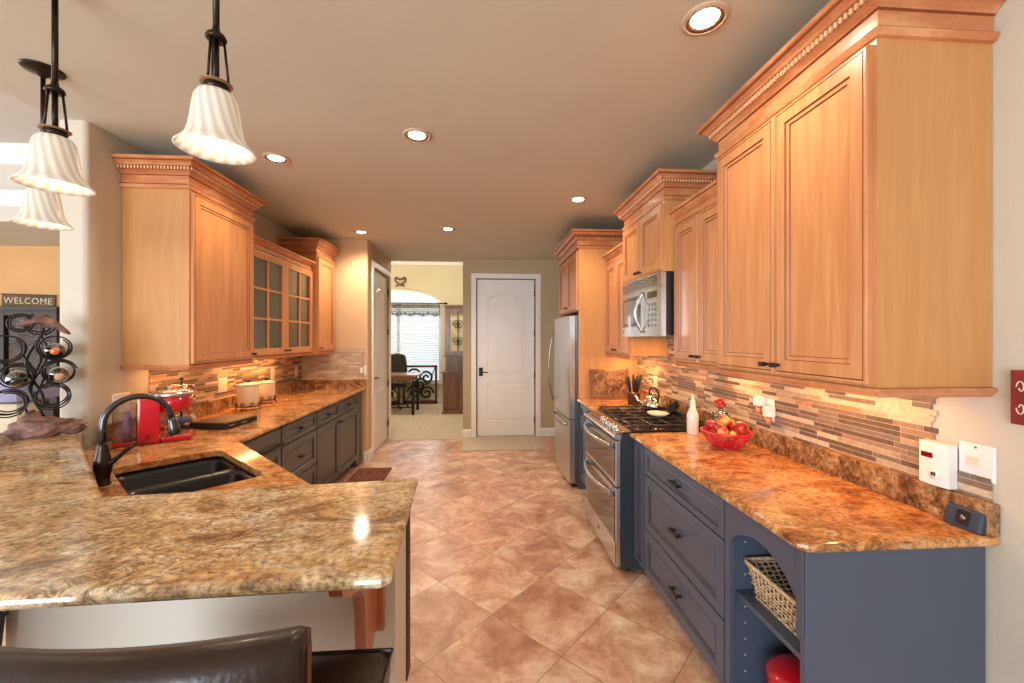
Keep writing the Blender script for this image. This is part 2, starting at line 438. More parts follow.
M_WALLO = plain('apricot_wall_paint', srgb(218, 168, 112), .85, noise=.03, scale=3, bump=.2, bscale=50)
M_CEIL = plain('ceiling_paint', srgb(206, 203, 184), .9, noise=.02, scale=2, bump=.05, bscale=40)
M_CEILW = plain('pale_ceiling_paint', srgb(206, 198, 186), .9, noise=.02, scale=2)
M_TRIM = plain('white_trim_paint', srgb(240, 238, 234), .4, noise=.015)
M_DOOR = plain('white_door_paint', srgb(242, 240, 238), .38, noise=.015, scale=4)
M_CARPET = plain('beige_carpet', srgb(206, 190, 170), .98, noise=.22, scale=70, bump=.8, bscale=160)
M_STEEL = steel('brushed_stainless')
M_STEELD = steel('dark_stainless', (.30, .29, .29), .3)
M_CHROME = plain('chrome', (.8, .78, .75), .1, metal=1, noise=.02)
M_DKGLASS = plain('dark_oven_glass', (.03, .022, .018), .06, noise=.02, coat=.5)
M_APPL = plain('slate_appliance_side', srgb(46, 54, 64), .4, noise=.03)
M_WHITE = plain('white_plastic', srgb(238, 236, 232), .35, noise=.01)
M_IVORY = plain('ivory_plastic', srgb(232, 216, 190), .4, noise=.01)
M_GLASS = glass('clear_glass')
M_PANE = glass('window_glass', (.97, .99, 1), .04)
M_CABGL = glass('cabinet_glass', (.93, .95, .95), .26, .22)
M_LEATH = plain('dark_brown_leather', srgb(36, 20, 15), .34, noise=.3, scale=12, bump=.10, bscale=90, coat=.08)
M_DKWOOD = wood('espresso_wood', srgb(30,20,16), srgb(48,32,24), srgb(62,42,32), rough=.55, coat=0)
M_DIMGL = glass('display_glass', (.9, .9, .9), .0, .05, .012)
M_RED = plain('red_plastic', srgb(196, 22, 38), .22, noise=.04, coat=.5)
M_IRON = plain('wrought_iron', (.03, .026, .024), .4, metal=.7)

# ------------------------------------------------------------------ room shell
XR, XL = 1.57, -2.22
CZ = 2.74
mb = MB(); mb.box(-8.0, 1.72, -3.8, 6.18, -.12, 0); struct('floor', mb, M_TILE)
mb = MB(); mb.box(-4.2, 2.4, 6.18, 10.0, -.12, .006); struct('floor_office_carpet', mb, M_CARPET)
mb = MB(); mb.box(-2.26, 1.72, -3.8, 6.42, CZ, CZ+.14); struct('ceiling', mb, M_CEIL)
mb = MB(); mb.box(-8.0, -2.26, -3.8, 5.3, 3.25, 3.39); struct('ceiling_living', mb, M_CEILW)
mb = MB(); mb.box(-4.2, 2.4, 6.42, 10.0, 3.35, 3.5); struct('ceiling_office', mb, M_CEILW)
mb = MB(); mb.box(XR, XR+.15, -3.8, 6.42, 0, CZ); struct('wall_right', mb, M_WALL)
# left kitchen wall with rounded end
def rounded_plan(x0, x1, y0, y1, r, corners):
    pts = []
    for (cx, cy, a0, tagc) in ((x1, y0, -90, 'se'), (x1, y1, 0, 'ne'), (x0, y1, 90, 'nw'), (x0, y0, 180, 'sw')):
        if tagc in corners:
            ox = cx - r if cx == x1 else cx + r; oy = cy - r if cy == y1 else cy + r
            for k in range(6):
                a = R(a0 + 90*k/5); pts.append((ox + r*math.cos(a), oy + r*math.sin(a)))
        else: pts.append((cx, cy))
    return pts
mb = MB(); mb.slab(rounded_plan(-2.37, XL, 2.44, 5.14, .025, ('se', 'sw')), 0, CZ); struct('wall_left', mb, M_WALL)
mb = MB(); mb.box(-2.37, XL-.04, 2.50, 5.3, CZ+.141, 3.25); mb.box(-2.37, -2.262, -3.8, 2.50, CZ+.0, 3.25)
struct('wall_header_left', mb, M_CEILW)
# stub wall across the end of the left counter, and the wall with the pantry door
mb = MB(); mb.slab(rounded_plan(-2.37, -1.43, 5.14, 5.36, .025, ('se',)), 0, CZ)
struct('wall_stub', mb, M_WALLLIT)
mb = MB(); mb.box(-1.55, -1.43, 5.361, 5.40, 0, CZ); mb.box(-1.55, -1.43, 5.40, 6.27, 2.455, CZ); mb.box(-1.55, -1.43, 6.27, 6.42, 0, CZ)
struct('wall_pantry', mb, M_WALLB)
# back wall with the white door
mb = MB()
mb.box(-.32, -.115, 6.3, 6.42, 0, CZ); mb.box(.80, XR, 6.3, 6.42, 0, CZ); mb.box(-.115, .80, 6.3, 6.42, 2.45, CZ)
struct('wall_back', mb, M_WALLB)
mb = MB(); mb.box(-4.2, 2.4, 6.421, 6.55, CZ, 3.35); mb.box(-.30, 2.4, 6.421, 6.55, 0, CZ); mb.box(-4.2, -1.56, 6.421, 6.55, 0, CZ)
struct('wall_office_near', mb, M_WALLY)
mb = MB(); mb.box(-4.35, -4.2, 6.42, 10.0, 0, 3.35); struct('wall_office_left', mb, M_WALLY)
mb = MB(); mb.box(2.4, 2.55, 6.42, 10.0, 0, 3.35); struct('wall_office_right', mb, M_WALLY)
# far office wall with arched opening
WX, WH, WZ0, WZ1, WR = -2.01, 1.0, .50, 2.33, .36
def arch_pts(cx, hw, z1, rise, n=20):
    return [(cx + hw*math.cos(PI - PI*i/n), z1 + rise*math.sin(PI*i/n)) for i in range(n+1)]
mb = MB(); Y0, Y1 = 9.75, 9.9
mb.box(-4.2, WX-WH, Y0, Y1, 0, 3.35); mb.box(WX+WH, 2.4, Y0, Y1, 0, 3.35); mb.box(WX-WH, WX+WH, Y0, Y1, 0, WZ0)
ap = arch_pts(WX, WH, WZ1, WR)
for i in range(len(ap)-1):
    (xa, za), (xb, zb) = ap[i], ap[i+1]
    mb.prism([(xa, Y0, za), (xb, Y0, zb), (xb, Y0, 3.35), (xa, Y0, 3.35)], (0, Y1-Y0, 0))
struct('wall_office_far', mb, M_WALLY)
mb = MB(); mb.box(-3.3, -.45, 9.70, 9.749, 3.245, 3.349); mb.box(-3.3, 1, 6.551, 6.6, 3.245, 3.349); struct('trim_office_crown', mb, M_TRIM)
mb = MB()
mb.box(-4.19, 2.39, 9.735, 9.749, .007, .11); struct('baseboard_office', mb, M_TRIM)
# living room: header with crown, low soffit, apricot wall, far windows
mb = MB(); mb.box(-8.0, -2.372, 4.0, 4.12, 2.58, 3.25); struct('wall_living_header', mb, M_CEILW)
mb = MB(); mb.box(-8.0, -2.372, 4.12, 5.2, 2.58, 2.70); struct('ceiling_soffit', mb, M_CEIL)
mb = MB(); mb.box(-8.0, -2.372, 5.04, 5.19, 0, 2.579); struct('wall_apricot', mb, M_WALLO)
mb = MB()
prof = [(0, 3.10), (.012, 3.11), (.02, 3.14), (.06, 3.18), (.09, 3.20), (.095, 3.249), (0, 3.249)]
mb.prism([(-8, 4.0-a, z) for a, z in prof], (5.62, 0, 0)); struct('trim_living_crown', mb, M_TRIM)
mb = MB()
prof = [(0, 2.72), (.01, 2.725), (.02, 2.76), (.045, 2.80), (.05, 2.85), (0, 2.85)]
mb.prism([(-8, 4.0-a, z) for a, z in prof], (5.62, 0, 0)); struct('trim_living_rail', mb, M_TRIM)
mb = MB(); mb.box(-8.15, -8.0, -3.8, -.6, 0, 3.25); mb.box(-8.15, -8.0, 3.0, 5.2, 0, 3.25); mb.box(-8.15, -8.0, -.6, 3.0, 0, .5); mb.box(-8.15, -8.0, -.6, 3.0, 2.5, 3.25)
struct('wall_living_left', mb, M_WALL)
mb = MB(); mb.box(-8.0, -5.0, -3.95, -3.8, 0, 3.25); mb.box(-.8, 1.72, -3.95, -3.8, 0, 3.25); mb.box(-5.0, -.8, -3.95, -3.8, 0, .4); mb.box(-5.0, -.8, -3.95, -3.8, 2.5, 3.25)
struct('wall_rear', mb, M_WALL)
def win(name, O, U, w, h, nv):
    O = Vector(O); U = Vector(U); V = Vector((0, 0, 1)); D = U.cross(V)*.05
    fr = MB()
    fr.obox(O, U*w, V*.06, D); fr.obox(O+V*(h-.06), U*w, V*.06, D)
    for k in range(nv+1): fr.obox(O+U*((w-.06)*k/nv)+V*.06, U*.06, V*(h-.12), D)
    f = fr.build(name, M_TRIM); f['kind'] = 'structure'
    g = MB(); g.obox(O+U*.01+V*.01+D*.45, U*(w-.02), V*(h-.02), D*.1); g.build('window_glass', M_PANE, f)
win('window_2', (-5.0, -3.88, .4), (1, 0, 0), 4.2, 2.1, 3)
win('window_3', (-8.07, -.6, .5), (0, 1, 0), 3.6, 2.0, 2)

# arched window with blinds
wr = MB()
def sweep_xz(mb, pts, w, y0, y1):
    """flat casing following a line in the xz plane"""
    off = offset_path(pts, w)
    for i in range(len(pts)-1):
        a, b, c, d = pts[i], pts[i+1], off[i+1], off[i]
        mb.prism([(a[0], y0, a[1]), (b[0], y0, b[1]), (c[0], y0, c[1]), (d[0], y0, d[1])], (0, y1-y0, 0))
outl = [(WX-WH, WZ0)] + ap + [(WX+WH, WZ0)]
outl = [outl[0]] + [p for i, p in enumerate(outl[1:]) if (Vector(p)-Vector(outl[i])).length > 1e-4]
sweep_xz(wr, [(p[0], p[1]) for p in outl][::-1], -.0, 9.70, 9.75) if False else None
sweep_xz(wr, outl, .05, 9.78, 9.84)
wr.box(WX-WH+.05, WX+WH-.05, 9.78, 9.84, WZ0, WZ0+.05); wr.box(WX-.035, WX+.035, 9.78, 9.84, WZ0+.05, WZ1); wr.box(WX-WH+.05, WX+WH-.05, 9.78, 9.84, WZ1-.03, WZ1+.03)
w1 = wr.build('window_1', M_TRIM); w1['kind'] = 'structure'
tr = MB(); tr.box(WX-WH-.06, WX+WH+.06, 9.68, 9.75, WZ0-.05, WZ0-.001); tr.build('window_sill', M_TRIM, w1)
pn = MB(); pn.prism([(p[0], 9.80, p[1]) for p in outl], (0, .006, 0)); pn.build('window_glass', M_PANE, w1)
M_BLIND = plain('white_blind', srgb(226, 230, 226), .6, noise=.01)
bl = thing('window_blind', (WX, 9.72, 2.3), 'white horizontal slatted blind lowered over the arched office window', 'blind')
b = MB(); b.box(WX-WH+.02, WX+WH-.02, 9.69, 9.74, 2.25, 2.31); b.build('headrail', M_BLIND, bl)
b = MB()
z = 2.23
while z > .56:
    b.add([(WX-WH+.03, 9.70, z), (WX+WH-.03, 9.70, z), (WX+WH-.03, 9.738, z+.022), (WX-WH+.03, 9.738, z+.022)], [(0,1,2,3)]); 
    z -= .042
so = b.build('slats', M_BLIND, bl)
md = so.modifiers.new('t', 'SOLIDIFY'); md.thickness = .002
b = MB(); b.box(WX-WH+.02, WX+WH-.02, 9.70, 9.735, .51, .535); b.build('bottom_rail', M_BLIND, bl)
rd = thing('curtain_rod', (WX, 9.62, 2.34), 'thin dark curtain rod with finial across the arched window', 'curtain rod')
b = MB(); b.tube([(-3.2, 9.64, 2.345), (-.93, 9.64, 2.345)], .014); b.build('rod', M_BRONZE, rd)
b = MB(); b.lathe((0, 0, 0), [(0, 0), (.02, .005), (.03, .03), (.024, .05), (.03, .06), (0, .085)], 12, M=Matrix.Translation((-.93, 9.64, 2.345)) @ Matrix.Rotation(R(90), 4, 'Y')); b.build('finial', M_BRONZE, rd)
for x in (-3.1, -1.0):
    b = MB(); b.tube([(x, 9.64, 2.345), (x, 9.749, 2.345)], .009); b.build('bracket', M_BRONZE, rd)
sh = MB(); vs = []; nx = 90
for i in range(nx+1):
    x = -3.05 + i*(-1.02+3.05)/nx
    yy = 9.655 + .012*math.sin(i*1.35)
    vs += [(x, yy, 2.06+.02*math.sin(i*.5)), (x, yy, 2.325)]
sh.add(vs, [(2*i, 2*i+2, 2*i+3, 2*i+1) for i in range(nx)], smooth=True)
o = sh.build('sheer_valance', glass('sheer_fabric', (.80, .78, .74), .02, .5), None); tag(o, 'sheer white valance gathered on the rod of the arched window', 'valance')
md = o.modifiers.new('t', 'SOLIDIFY'); md.thickness = .003

# doors --------------------------------------------------------------------
def door_leaf(name, O, U, Nn, w=.885, h=2.42, parent=None):
    O, U, Nn = Vector(O), Vector(U), Vector(Nn); V = Vector((0, 0, 1))
    d = MB()
    d.obox(O, U*w, V*h, -Nn*.035)
    # arched top panel and square lower panel raised as moulded rings
    def ring(poly, ws, hs):
        """ws insets, hs heights; poly in (u,v) ccw"""
        rings = [offset_poly(poly, -a) for a in ws]; n = len(poly)
        for j in range(len(rings)-1):
            for i in range(n):
                q = [rings[j][i], rings[j][(i+1) % n], rings[j+1][(i+1) % n], rings[j+1][i]]
                hh = [hs[j], hs[j], hs[j+1], hs[j+1]]
                d.add([O + U*p[0] + V*p[1] + Nn*k for p, k in zip(q, hh)], [(0,1,2,3)])
        d.add([O + U*p[0] + V*p[1] + Nn*hs[-1] for p in rings[-1]], [tuple(range(n))])
    a, z0, z1, z2 = .15, .96, 2.12, .82
    top = [(a, z0), (w-a, z0), (w-a, z1)]
    k = 14
    for i in range(1, k): 
        t = i/k; top.append((w-a-(w-2*a)*t, z1 + .11*math.sin(PI*t)**.8))
    top.append((a, z1))
    for poly in (top, [(a, .22), (w-a, .22), (w-a, z2), (a, z2)]):
        ring(poly, [0, .008, .016, .03, .045], [.0005, .008, .002, .0015, .009])
    o = d.build(name, M_DOOR, parent)
    o['kind'] = 'structure'
    return o
def casing(name, O, U, Nn, w, h):
    O, U, Nn = Vector(O), Vector(U), Vector(Nn); V = Vector((0, 0, 1)); c = MB()
    for (p, ww, q, hh) in ((-.08, .075, 0, h+.08), (w+.005, .075, 0, h+.08), (-.005, w+.01, h+.005, .075)):
        c.obox(O+U*p+V*q, U*ww, V*hh, Nn*.014); c.obox(O+U*(p+.008)+V*(q+(.008 if q else 0)), U*(ww-.03), V*(hh-.03 if q == 0 else hh-.03), Nn*.020)
    struct(name, c, M_TRIM)
def hinge(dr, P, ax):
    b = MB(); b.tube([Vector(P)-Vector((0, 0, .045)), Vector(P)+Vector((0, 0, .045))], .009, 8); b.build('hinge', M_BRONZE, dr)
D1 = door_leaf('door_1', (-.10, 6.335, .012), (1, 0, 0), (0, -1, 0))
casing('trim_door_1', (-.112, 6.299, 0), (1, 0, 0), (0, -1, 0), .912, 2.44)
for z in (.25, .95, 1.6, 2.22): hinge(D1, (.79, 6.322, z), 0)
h = MB(); h.box(-.075, -.015, 6.32, 6.334, .94, 1.07, bev=.004); h.tube([(-.045, 6.32, 1.0), (-.045, 6.275, 1.0), (.06, 6.27, 1.0)], .009); h.lathe((0,0,0), [(.018, 0), (.018, .01)], 12, M=Matrix.Translation((-.045, 6.318, 1.05)) @ Matrix.Rotation(R(90), 4, 'X'))
h.build('door_handle', M_BLACK, D1)
D2 = door_leaf('door_2', (-1.455, 5.40+.005, .012), (0, 1, 0), (1, 0, 0), w=.86)
casing('trim_door_2', (-1.429, 5.40, 0), (0, 1, 0), (1, 0, 0), .87, 2.44)
for z in (.25, .85, 1.62, 2.22): hinge(D2, (-1.44, 6.262, z), 0)
h = MB(); h.lathe((0,0,0), [(.028, 0), (.028, .01), (.01, .014), (.01, .04)], 14, M=Matrix.Translation((-1.45, 5.47, 1.0)) @ Matrix.Rotation(R(90), 4, 'Y')); h.tube([(-1.405, 5.47, 1.0), (-1.40, 5.56, 1.0)], .009)
h.build('door_handle', M_BLACK, D2)
# baseboards
def bboard(mb, O, U, Nn, L, h=.13):
    O, U, Nn = Vector(O), Vector(U).normalized(), Vector(Nn); V = Vector((0, 0, 1))
    mb.prism([O, O+Nn*.016, O+Nn*.016+V*(h-.03), O+Nn*.009+V*(h-.012), O+Nn*.006+V*h, O+V*h], U*L)
mb = MB(); bboard(mb, (-.32, 6.299, .001), (1,0,0), (0,-1,0), .125); bboard(mb, (.885, 6.299, .001), (1,0,0), (0,-1,0), .66); struct('baseboard_back', mb, M_TRIM)
mb = MB(); bboard(mb, (-1.429, 5.16, .001), (0,1,0), (1,0,0), .155); bboard(mb, (-1.429, 6.36, .001), (0,1,0), (1,0,0), .06); bboard(mb, (-1.47, 5.139, .001), (1,0,0), (0,-1,0), .04); struct('baseboard_stub', mb, M_TRIM)
mb = MB(); bboard(mb, (XR-.001, -3.7, .001), (0,1,0), (-1,0,0), 4.8); struct('baseboard_right', mb, M_TRIM)
mb = MB(); mb.box(-.30, .86, 5.52, 6.27, .001, .012, bev=.004)
tag(mb.build('door_mat', M_CARPET), 'pale beige carpet mat lying in front of the white door', 'mat')
M_RUG = plain('red_brown_rug', srgb(120, 66, 48), .95, noise=.5, scale=26, bump=.6)
rg = thing('kitchen_rug', (-1.25, 4.1, 0), 'red brown patterned rug on the tile beside left base cabinets', 'rug')
mb = MB(); mb.box(-1.45, -1.07, 3.3, 4.86, .001, .012, bev=.004); mb.build('pile', M_RUG, rg)
mb = MB()
for k in range(46): mb.tube([(-1.442+.008*k, 4.86, .006), (-1.442+.008*k, 4.885, .003)], .002, 4)
mb.build('fringe', M_IVORY, rg)

# ------------------------------------------------------------------ cabinets
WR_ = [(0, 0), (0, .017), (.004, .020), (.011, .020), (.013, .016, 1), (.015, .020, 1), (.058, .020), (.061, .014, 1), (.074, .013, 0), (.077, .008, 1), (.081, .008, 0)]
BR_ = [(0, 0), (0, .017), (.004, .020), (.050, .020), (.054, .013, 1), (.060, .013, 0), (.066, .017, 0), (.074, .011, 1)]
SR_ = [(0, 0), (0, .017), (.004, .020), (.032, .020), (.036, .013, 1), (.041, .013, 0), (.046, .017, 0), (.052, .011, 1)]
def knob(P, Nn, parent, horiz):
    P, Nn, Hh = Vector(P), Vector(Nn), Vector(horiz)
    b = MB(); b.tube([P, P+Nn*.022], .0055, 8)
    V = Vector((0, 0, 1)); b.obox(P+Nn*.020-Hh*.014-V*.009, Hh*.028, V*.018, Nn*.012)
    b.build('knob', M_BLACK, parent)
def pull(P, Nn, parent, Hh, L=.09, mat=None, r=.006):
    P, Nn, Hh = Vector(P), Vector(Nn), Vector(Hh); V = Vector((0, 0, 1)); b = MB()
    for s in (-1, 1): b.obox(P+Hh*(s*L*.36)-Hh*.006-V*.006, Hh*.012, V*.012, Nn*.026)
    b.obox(P+Nn*.022-Hh*L/2-V*.008, Hh*L, V*.016, Nn*.010)
    b.build('handle', mat or M_BLACK, parent)
def crown(mb, path, prof):
    """sweep the (out, z) profile along an open plan path, mitred"""
    offs = [offset_path(path, q[0]) for q in prof]
    n = len(path); m = len(prof)
    for i in range(n-1):
        for j in range(m-1):
            a, b_ = offs[j], offs[j+1]; z0, z1 = prof[j][1], prof[j+1][1]
            mb.add([(a[i][0], a[i][1], z0), (a[i+1][0], a[i+1][1], z0), (b_[i+1][0], b_[i+1][1], z1), (b_[i][0], b_[i][1], z1)], [(0,1,2,3)],
                   prof[j+1][2] if len(prof[j+1]) > 2 else 0)
    for i in (0, n-1):
        mb.add([(offs[j][i][0], offs[j][i][1], prof[j][1]) for j in range(m)], [tuple(range(m))], 0)
def prof_tall(z):   # z = top of cabinet box; rises .165
    return [(0, z-.01), (.012, z-.008), (.018, z+.006), (.020, z+.012), (.012, z+.020, 1), (.004, z+.024), (.004, z+.072), (.012, z+.075, 1), (.016, z+.082), (.026, z+.092), (.034, z+.096),
            (.034, z+.120, 1), (.044, z+.122), (.050, z+.132), (.064, z+.142), (.073, z+.146, 1), (.080, z+.148), (.080, z+.165), (0, z+.165)]
def prof_low(z):
    return [(0, z-.01), (.012, z-.006), (.014, z+.004), (.006, z+.010, 1), (.004, z+.030), (.014, z+.034), (.030, z+.046), (.044, z+.062), (.050, z+.064, 1), (.056, z+.066), (.056, z+.080), (0, z+.080)]
def dentils(path, z, out, parent, pitch=.0185):
    d = MB(); off = offset_path(path, out)
    for i in range(len(off)-1):
        a, b_ = Vector(off[i]), Vector(off[i+1]); L = (b_-a).length; t = (b_-a)/L; nn = Vector((t.y, -t.x))
        k = int(L/pitch)
        for j in range(k):
            p = a + t*(j+.25)*L/k
            d.obox((p.x, p.y, z), (t.x*pitch*.5, t.y*pitch*.5, 0), (nn.x*.008, nn.y*.008, 0), (0, 0, .018))
    d.build('dentil_strip', M_DENTLIT, parent)
def upper(name, side, xf, xw, y0, y1, z0, z1, doors, label, knobs=True, tall=True, endpanel='near', crown_ends=(True, True), rail=True, group=None):
    """wall cabinet; side=-1 faces -X (on the right wall), +1 faces +X"""
    Nn = Vector((side, 0, 0))
    t = thing(name, ((xf+xw)/2, (y0+y1)/2, z0), label, 'cabinet', group)
    c = MB(); c.box(xf, xw, y0, y1, z0, z1, mi=0)
    c.build('carcass', [M_SIDE], t)
    # face frame
    f = MB()
    xa, xb = xf, xf + side*.004
    f.box(xa, xb, y0, y1, z0, z1); f.build('face_frame', M_WOOD, t)
    n = doors; gap = .004; m_ = .012
    w = (y1-y0-2*m_-(n-1)*gap)/n
    for i in range(n):
        ya = y0+m_+i*(w+gap)
        d = MB()
        if side < 0: d.panel((xb, ya+w, z0+.008), (0, -1, 0), (0, 0, 1), (-1, 0, 0), w, z1-z0-.03, WR_)
        else: d.panel((xb, ya, z0+.008), (0, 1, 0), (0, 0, 1), (1, 0, 0), w, z1-z0-.03, WR_)
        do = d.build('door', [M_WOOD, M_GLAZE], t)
        if n == 2: ky = ya+w-.03 if i == 0 else ya+.03
        else: ky = (ya+w-.03) if knobs == 'far' else ya+.03
        knob((xb+side*.020, ky, z0+.045), Nn, do, (0, 1, 0))
    if side < 0:  # path must keep the outside on its right: wall near -> front near -> front far -> wall far? (outside = left/down)
        path = [(xw, y1), (xf, y1), (xf, y0), (xw, y0)]
        path = path[::-1] if False else path
    else:
        path = [(xw, y0), (xf, y0), (xf, y1), (xw, y1)]
    # offset_path offsets to the right of travel; make travel so that right = outside
    path = path[::-1] if side < 0 else path
    if side < 0: path = [(xw-.001, y0), (xf, y0), (xf, y1), (xw-.001, y1)][::-1]
    else: path = [(xw+.001, y0), (xf, y0), (xf, y1), (xw+.001, y1)]
    if not crown_ends[0]: path = [p for p in path if not (abs(p[0]-xw) < .01 and p[1] == y0)]
    if not crown_ends[1]: path = [p for p in path if not (abs(p[0]-xw) < .01 and p[1] == y1)]
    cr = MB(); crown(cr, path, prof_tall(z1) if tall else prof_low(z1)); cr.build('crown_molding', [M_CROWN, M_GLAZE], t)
    if tall: dentils(path, z1+.099, .0342, t)
    if rail:
        lr = MB()
        rp = [p for p in path]
        crown(lr, rp, [(0, z0-.001), (.012, z0-.002), (.016, z0-.008), (.012, z0-.016), (.004, z0-.022), (0, z0-.030), (-.018, z0-.030), (-.018, z0-.001)])
        lr.build('light_rail', [M_CROWN, M_GLAZE], t)
    return t
def test_side(): pass
# orientation of crown offset: offset_path moves to the right of travel.
# right wall cabinets: travelling from far (y1) to near (y0) along x=xf, right hand side is -X: outside. good.
# left wall cabinets: travelling from near to far along x=xf, right hand side is +X: outside. good.
U1 = upper('tall_wall_cabinet', -1, 1.19, XR-.002, 1.156, 1.985, 1.37, 2.44, 2, 'tall maple two-door wall cabinet nearest the camera, with dentil crown, on the right wall', tall=True)
U2 = upper('low_wall_cabinet', -1, 1.265, XR-.002, 1.989, 2.605, 1.37, 2.27, 2, 'shorter maple wall cabinet between the big near cabinet and the microwave', tall=False, crown_ends=(False, False))
U3 = upper('microwave_cabinet', -1, 1.19, XR-.002, 2.61, 3.375, 1.965, 2.44, 2, 'small maple two-door cabinet with dentil crown directly above the microwave', tall=True, rail=False)
U4 = upper('corner_wall_cabinet', -1, 1.245, XR-.002, 3.379, 4.055, 1.37, 2.27, 2, 'maple wall cabinet between microwave cabinet and tall refrigerator panel', tall=False, crown_ends=(False, False))
# fridge surround
fs = thing('refrigerator_cabinet', (1.25, 4.55, 1.80), 'deep maple cabinet above the refrigerator with its full height side panels', 'cabinet')
c = MB(); c.box(.955, XR-.002, 4.075, 5.02, 1.80, 2.44); c.build('carcass', M_SIDE, fs)
c = MB(); c.box(.955, XR-.002, 4.058, 4.074, .884, 2.44); c.build('side_panel', M_SIDE, fs)
c = MB(); c.box(.955, XR-.002, 4.058, 4.074, .001, .883); c.build('lower_side_panel', M_BASE, fs)
c = MB(); c.box(.945, XR-.002, 5.021, 5.04, .001, 2.44); c.build('side_panel', M_SIDE, fs)
for i, (ya) in enumerate((4.085, 4.555)):
    d = MB(); d.panel((.954, ya+.455, 1.81), (0, -1, 0), (0, 0, 1), (-1, 0, 0), .455, .60, WR_); do = d.build('door', [M_WOOD, M_GLAZE], fs)
    knob((.934, ya+.425 if i == 0 else ya+.03, 1.86), (-1, 0, 0), do, (0, 1, 0))
path = [(XR-.003, 5.041), (.945, 5.041), (.945, 4.057), (XR-.003, 4.057)]
c = MB(); crown(c, path, prof_tall(2.44)); c.build('crown_molding', [M_CROWN, M_GLAZE], fs)

L1 = upper('tall_wall_cabinet', 1, -1.83, XL+.002, 2.665, 3.36, 1.355, 2.455, 1, 'tall single-door maple wall cabinet nearest the camera on the left wall', knobs='far')
L3 = upper('tall_wall_cabinet', 1, -1.83, XL+.002, 4.60, 5.10, 1.37, 2.44, 1, 'tall narrow maple wall cabinet at far end of the left wall', knobs='near')
# glass cabinet: open box with shelves
gc = thing('glass_door_cabinet', (-2.04, 3.98, 1.37), 'maple wall cabinet with two mullioned glass doors on the left wall', 'cabinet')
gy0, gy1, gx, gz1 = 3.366, 4.594, -1.885, 2.27
c = MB()
c.box(XL+.002, XL+.014, gy0, gy1, 1.37, gz1); c.box(XL+.014, gx, gy0, gy0+.018, 1.37, gz1); c.box(XL+.014, gx, gy1-.018, gy1, 1.37, gz1)
c.box(XL+.014, gx, gy0+.018, gy1-.018, 1.37, 1.39); c.box(XL+.014, gx, gy0+.018, gy1-.018, gz1-.02, gz1)
c.build('carcass', M_SIDE, gc)
for z in (1.67, 1.97):
    c = MB(); c.box(XL+.016, gx-.03, gy0+.02, gy1-.02, z, z+.012); c.build('shelf', M_GLASS, gc)
c = MB(); c.box(gx, gx+.004, gy0, gy0+.022, 1.37, gz1); c.box(gx, gx+.004, gy1-.022, gy1, 1.37, gz1); c.box(gx, gx+.004, gy0+.022, gy1-.022, 1.37, 1.385); c.box(gx, gx+.004, gy0+.022, gy1-.022, gz1-.025, gz1)
c.build('face_frame', M_WOOD, gc)
dw = (gy1-gy0-.024-.004)/2
for i in range(2):
    ya = gy0+.012+i*(dw+.004); za, zb = 1.378, 2.248; x0 = gx+.005; x1 = x0+.02; s_ = .058
    d = MB(); d.box(x0, x1, ya, ya+s_, za, zb, bev=.003); d.box(x0, x1, ya+dw-s_, ya+dw, za, zb, bev=.003)
    d.box(x0, x1-.001, ya+s_, ya+dw-s_, za, za+s_, bev=.003); d.box(x0, x1-.001, ya+s_, ya+dw-s_, zb-s_, zb, bev=.003)
    do = d.build('door', M_WOOD, gc)
    d = MB(); ym = ya+dw/2; d.box(x0+.006, x1-.003, ym-.009, ym+.009, za+s_, zb-s_)
    for k in (1, 2):
        zz = za+s_+(zb-za-2*s_)*k/3; d.box(x0+.007, x1-.004, ya+s_, ya+dw-s_, zz-.009, zz+.009)
    d.build('mullions', M_WOOD, do)
    d = MB(); d.box(x0+.002, x0+.005, ya+s_-.005, ya+dw-s_+.005, za+s_-.005, zb-s_+.005); d.build('glass_pane', M_CABGL, do)
    knob((x1, ya+dw-.03 if i == 0 else ya+.03, za+.03), (1, 0, 0), do, (0, 1, 0))
path = [(gx, gy0), (gx, gy1)]
c = MB(); crown(c, path, prof_low(gz1)); c.build('crown_molding', [M_CROWN, M_GLAZE], gc)
c = MB(); crown(c, path, [(0, 1.369), (.012, 1.368), (.016, 1.362), (.012, 1.354), (.004, 1.348), (0, 1.340), (-.018, 1.340), (-.018, 1.369)]); c.build('light_rail', [M_CROWN, M_GLAZE], gc)
# glassware behind the glass doors
gob = MB(); gob.lathe((0, 0, 0), [(.032, 0), (.03, .004), (.006, .012), (.005, .07), (.012, .085), (.034, .12), (.038, .16), (.034, .19), (.031, .188), (.034, .16), (.03, .122), (0, .095)], 16)
first = None
M_SMOKE = plain('smoky_green_glass', (.05, .09, .07), .1, coat=.5)
for (y, z, m, k) in ((3.72, 1.3905, 0, .9), (4.22, 1.3905, 1, 1.3), (4.40, 1.3905, 0, 1), (3.6, 1.6825, 0, 1), (3.85, 1.6825, 0, 1), (4.15, 1.6825, 0, 1), (4.42, 1.6825, 0, 1), (3.65, 1.9825, 0, 1), (4.3, 1.9825, 0, 1)):
    o = gob.build('wine_glass', M_SMOKE if m else M_GLASS); o.location = (-2.05, y, z); o.scale = (k, k, k)
    if m: tag(o, 'dark green stemmed goblet on the bottom shelf behind the cabinet glass', 'goblet')
    else: tag(o, 'clear stemmed glass standing on a shelf inside the glass-door cabinet', 'glass', 'glasses in the glass-door cabinet')

